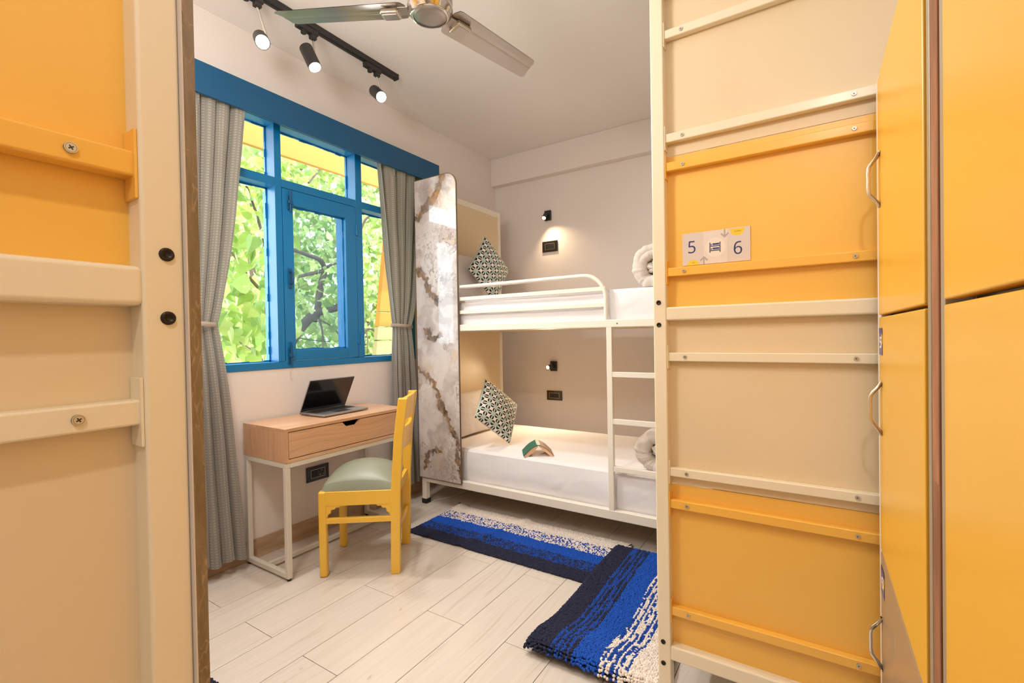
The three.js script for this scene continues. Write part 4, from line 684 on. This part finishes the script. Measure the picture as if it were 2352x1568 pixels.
// heart-shaped leaf, tip towards +x, 1 unit long, slightly folded
function leafGeo(fold, n = 6) {
  const out = [[0, 0], [-0.10, 0.16], [-0.08, 0.32], [0.10, 0.42], [0.34, 0.38], [0.62, 0.20], [0.86, 0.06], [1, 0]], pos = [0, 0, 0], idx = [];
  const g = []; for (const sg of [1, -1]) for (let i = 1; i < out.length - 1; i++) { const a = out[i], b = out[i + 1]; const pa = [a[0], sg * a[1], a[1] * fold - a[0] * a[0] * 0.18], pb = [b[0], sg * b[1], b[1] * fold - b[0] * b[0] * 0.18], ma = [Math.max(0, a[0]), 0, -0.18 * Math.max(0, a[0]) ** 2], mb = [Math.max(0, b[0]), 0, -0.18 * Math.max(0, b[0]) ** 2]; if (sg > 0) g.push(ma, pa, pb, ma, pb, mb); else g.push(ma, pb, pa, ma, mb, pb); }
  void pos; void idx; void n; const f = new THREE.BufferGeometry(); f.setAttribute('position', new THREE.Float32BufferAttribute(g.flat(), 3)); f.setAttribute('uv', new THREE.Float32BufferAttribute(g.flatMap((p) => [p[0], p[1]]), 2)); f.computeVertexNormals(); return f;
}
const LEAVES = [leafGeo(0.12), leafGeo(0.35), leafGeo(-0.15)];
// world point seen through pixel (u, v) of the photograph at distance X, used only to know which directions the window opens on
function boughs(t, list, mat) { for (const [pts, r0, r1] of list) { const c = new THREE.CatmullRomCurve3(pts.map((p) => V3(...p)), false, 'centripetal'), N = 26, g = grid(9, N, (u, v) => { const p = c.getPoint(v), T = c.getTangent(v), A = T.clone().cross(V3(0.3, 0.2, 1)).normalize(), Bn = T.clone().cross(A), r = lerp(r0, r1, v) * (1 + 0.18 * n2(v * 9, u * 3)), a = u * Math.PI * 2; return [p.x + (A.x * Math.cos(a) + Bn.x * Math.sin(a)) * r, p.y + (A.y * Math.cos(a) + Bn.y * Math.sin(a)) * r, p.z + (A.z * Math.cos(a) + Bn.z * Math.sin(a)) * r]; }); partW(t, 'branch', metreUV(g), mat); } }
function foliage(t, n, pick, size, cols) {
  const mesh = new THREE.InstancedMesh(LEAVES[1], M.leafFar, n), m = new THREE.Matrix4(), q = new THREE.Quaternion(), e = new THREE.Euler(), c = new THREE.Color();
  for (let i = 0; i < n; i++) { const p = pick(i); e.set(rr(-1.2, 1.2), rr(0, 6.28), rr(-1.4, 0.6)); q.setFromEuler(e); const s = size * rr(0.6, 1.35); m.compose(V3(p[0], p[1], p[2]).sub(t.position), q, V3(s, s, s)); mesh.setMatrixAt(i, m); c.set(cols[Math.floor(rnd() * cols.length)]).multiplyScalar(rr(0.75, 1.2)); mesh.setColorAt(i, c); }
  mesh.name = 'foliage'; mesh.userData.kind = 'stuff'; t.add(mesh); return mesh;
}
{ // near tree with big heart-shaped leaves by the left pane
  const t = thing('tree', 'tree with large heart-shaped leaves close outside the left pane', 'tree', [-4.35, -2.6, -2.6]);
  partW(t, 'trunk', metreUV(grid(12, 30, (u, v) => { const y = lerp(-2.6, 2.2, v), r = lerp(0.10, 0.026, v) * (1 + 0.12 * n2(u * 6.28, v * 8)), x = -4.35 + 0.25 * v + 0.06 * Math.sin(v * 7), z = -2.36 + 0.05 * Math.sin(v * 5); return [x + r * Math.cos(u * 6.2832), y, z + r * Math.sin(u * 6.2832)]; })), M.bark);
  boughs(t, [[[[-4.18, 1.2, -2.36], [-4.05, 1.5, -2.35], [-3.95, 1.75, -2.1], [-3.8, 1.9, -1.9]], 0.022, 0.006], [[[-4.2, 0.7, -2.36], [-4.0, 1.0, -2.3], [-3.8, 1.15, -2.0], [-3.6, 1.25, -1.8]], 0.02, 0.005], [[[-4.15, 1.6, -2.36], [-4.0, 1.95, -2.3], [-3.9, 2.3, -2.15], [-3.85, 2.6, -2.0]], 0.02, 0.005], [[[-4.1, 1.9, -2.36], [-4.1, 2.2, -2.48], [-4.05, 2.5, -2.62]], 0.018, 0.005]], M.bark);
  const mats = [M.leafA, M.leafB, M.leafC];
  const put = (x, y, z, s, e, k) => { const m = part(t, 'leaf', LEAVES[k % 3], mats[(k * 5 + 1) % 3 === 0 ? 1 : k % 2 ? 0 : 2]); m.position.set(x, y, z).sub(t.position); m.rotation.set(...e); m.scale.setScalar(s); };
  for (let i = 0; i < 270; i++) {
    const X = rr(-4.15, -3.35), f = -X / 2.66, low = i % 3 === 0, y = 1.2 + (low ? rr(-0.16, 0.18) : rr(-0.10, 0.95)) * f, z = rr(-1.02, -1.60) * f; // behind the left pane
    put(X, y, z, rr(0.085, 0.15) * (low ? 1.15 : 1), [rr(-0.5, 0.7), rr(-0.9, 0.9) + (rnd() < 0.5 ? 0 : Math.PI), rr(-1.35, 0.25)], i);
  }
  foliage(t, 620, () => { const X = rr(-4.6, -3.6), f = -X / 2.66; return [X, Math.min(2.58, 1.2 + rr(-0.2, 1.45) * f), rr(-0.95, -1.72) * f]; }, 0.10, ['#a9c65a', '#8fb04e', '#c6d678', '#dbe39a']);
}
{ // taller tree further out: crooked dark boughs seen through the sash
  const t = thing('tree', 'tree with crooked dark branches outside the middle sash', 'tree', [-5.6, -2.6, -4.0]);
  partW(t, 'trunk', metreUV(grid(14, 36, (u, v) => { const y = lerp(-2.6, 1.32, v), r = lerp(0.16, 0.08, v) * (1 + 0.15 * n2(u * 6, v * 9)), x = -5.6 + 0.1 * Math.sin(v * 5), z = -3.40 + 0.05 * Math.sin(v * 6); return [x + r * Math.cos(u * 6.2832), y, z + r * Math.sin(u * 6.2832)]; })), M.barkDark);
  const P = (u, v, X) => { const z = lerp(-1.664, -2.036, u) * X / -2.632, y = 1.2 + (lerp(1.998, 1.137, v) - 1.2) * X / -2.632; return [X, y, z]; }; // position on the sash pane -> point outside
  boughs(t, [[[[-5.6, 0.95, -3.40], P(0.0, 0.92, -5.6), P(0.2, 0.82, -5.55), P(0.42, 0.74, -5.5), P(0.75, 0.70, -5.4), P(1.05, 0.66, -5.3)], 0.075, 0.04], [[P(0.42, 0.80, -5.5), P(0.5, 0.62, -5.5), P(0.55, 0.5, -5.45), P(0.62, 0.42, -5.4), P(0.55, 0.35, -5.3), P(0.3, 0.32, -5.2), P(-0.1, 0.30, -5.1), P(-0.5, 0.36, -5.1)], 0.05, 0.016], [[P(0.9, 0.72, -5.4), P(0.95, 0.6, -5.4), P(0.92, 0.5, -5.4), P(1.0, 0.38, -5.4), P(1.2, 0.2, -5.3)], 0.05, 0.02], [[P(0.6, 0.42, -5.4), P(0.3, 0.46, -5.3), P(0.0, 0.50, -5.2)], 0.028, 0.014], [[P(0.62, 0.40, -5.4), P(0.8, 0.36, -5.3), P(1.1, 0.33, -5.2)], 0.02, 0.01], [[P(0.5, 0.78, -5.4), P(0.55, 0.88, -5.2), P(0.56, 1.05, -5.0)], 0.014, 0.010], [[P(0.5, 0.78, -5.3), P(0.75, 0.84, -5.2), P(0.92, 0.92, -5.1), P(0.95, 1.02, -5.0)], 0.011, 0.008], [[P(-0.1, 0.9, -5.3), P(0.3, 0.93, -5.2), P(0.7, 0.95, -5.1)], 0.009, 0.006], [[P(-0.6, 0.55, -5.3), P(-0.65, 0.35, -5.2), P(-0.6, 0.2, -5.1)], 0.035, 0.02], [[P(0.2, -0.28, -5.3), P(0.5, -0.38, -5.2), P(0.75, -0.42, -5.1), P(0.9, -0.36, -5.0)], 0.02, 0.016], [[P(0.35, -0.2, -5.2), P(0.62, -0.36, -5.2), P(0.75, -0.5, -5.2)], 0.012, 0.008], [[P(1.3, 0.95, -5), P(1.55, 0.85, -4.9), P(1.8, 0.9, -4.8)], 0.02, 0.008], [[P(1.35, 0.1, -5), P(1.55, -0.05, -4.9), P(1.8, -0.12, -4.8)], 0.02, 0.008], [[P(1.3, 0.78, -5), P(1.5, 0.9, -4.9), P(1.5, 1.05, -4.8)], 0.01, 0.006]], M.barkDark);
  foliage(t, 5200, () => { let X = rr(-7.2, -4.95); const k = rr(-0.95, -2.9), h = rr(-0.35, 1.75); if (k < -2.0 && X > -5.1) X -= 0.4; const f = -X / 2.66; return [X, 1.2 + h * f, k * f]; }, 0.105, ['#86a24c', '#739444', '#9cb45a', '#b4c676', '#c9d596']);
}
{ // hedge-like tree line further back closes the view
  const t = thing('tree', 'dense green trees filling the background outside the window', 'tree', [-11, -2.6, -7]);
  partW(t, 'trunk', metreUV(merge([[-11, -7], [-10.6, -4.6], [-11.4, -9.6]].map(([x, z]) => cyl(V3(x, -2.6, z), V3(x, 2.5, z), 0.16, 12, 0.09)))), M.barkDark);
  foliage(t, 9000, () => { const X = rr(-12.5, -8.5), f = -X / 2.66, y = rr(-0.9, 1.7); return [X, 1.2 + y * f, rr(-0.85, -3.0) * f]; }, 0.20, ['#7b9a4a', '#6c8c42', '#93ad5c', '#a9c06e']);
}

scene.traverse((o) => { if (o.isMesh) { o.castShadow = true; o.receiveShadow = true; } });
sun.castShadow = true;
renderer.render(scene, camera);
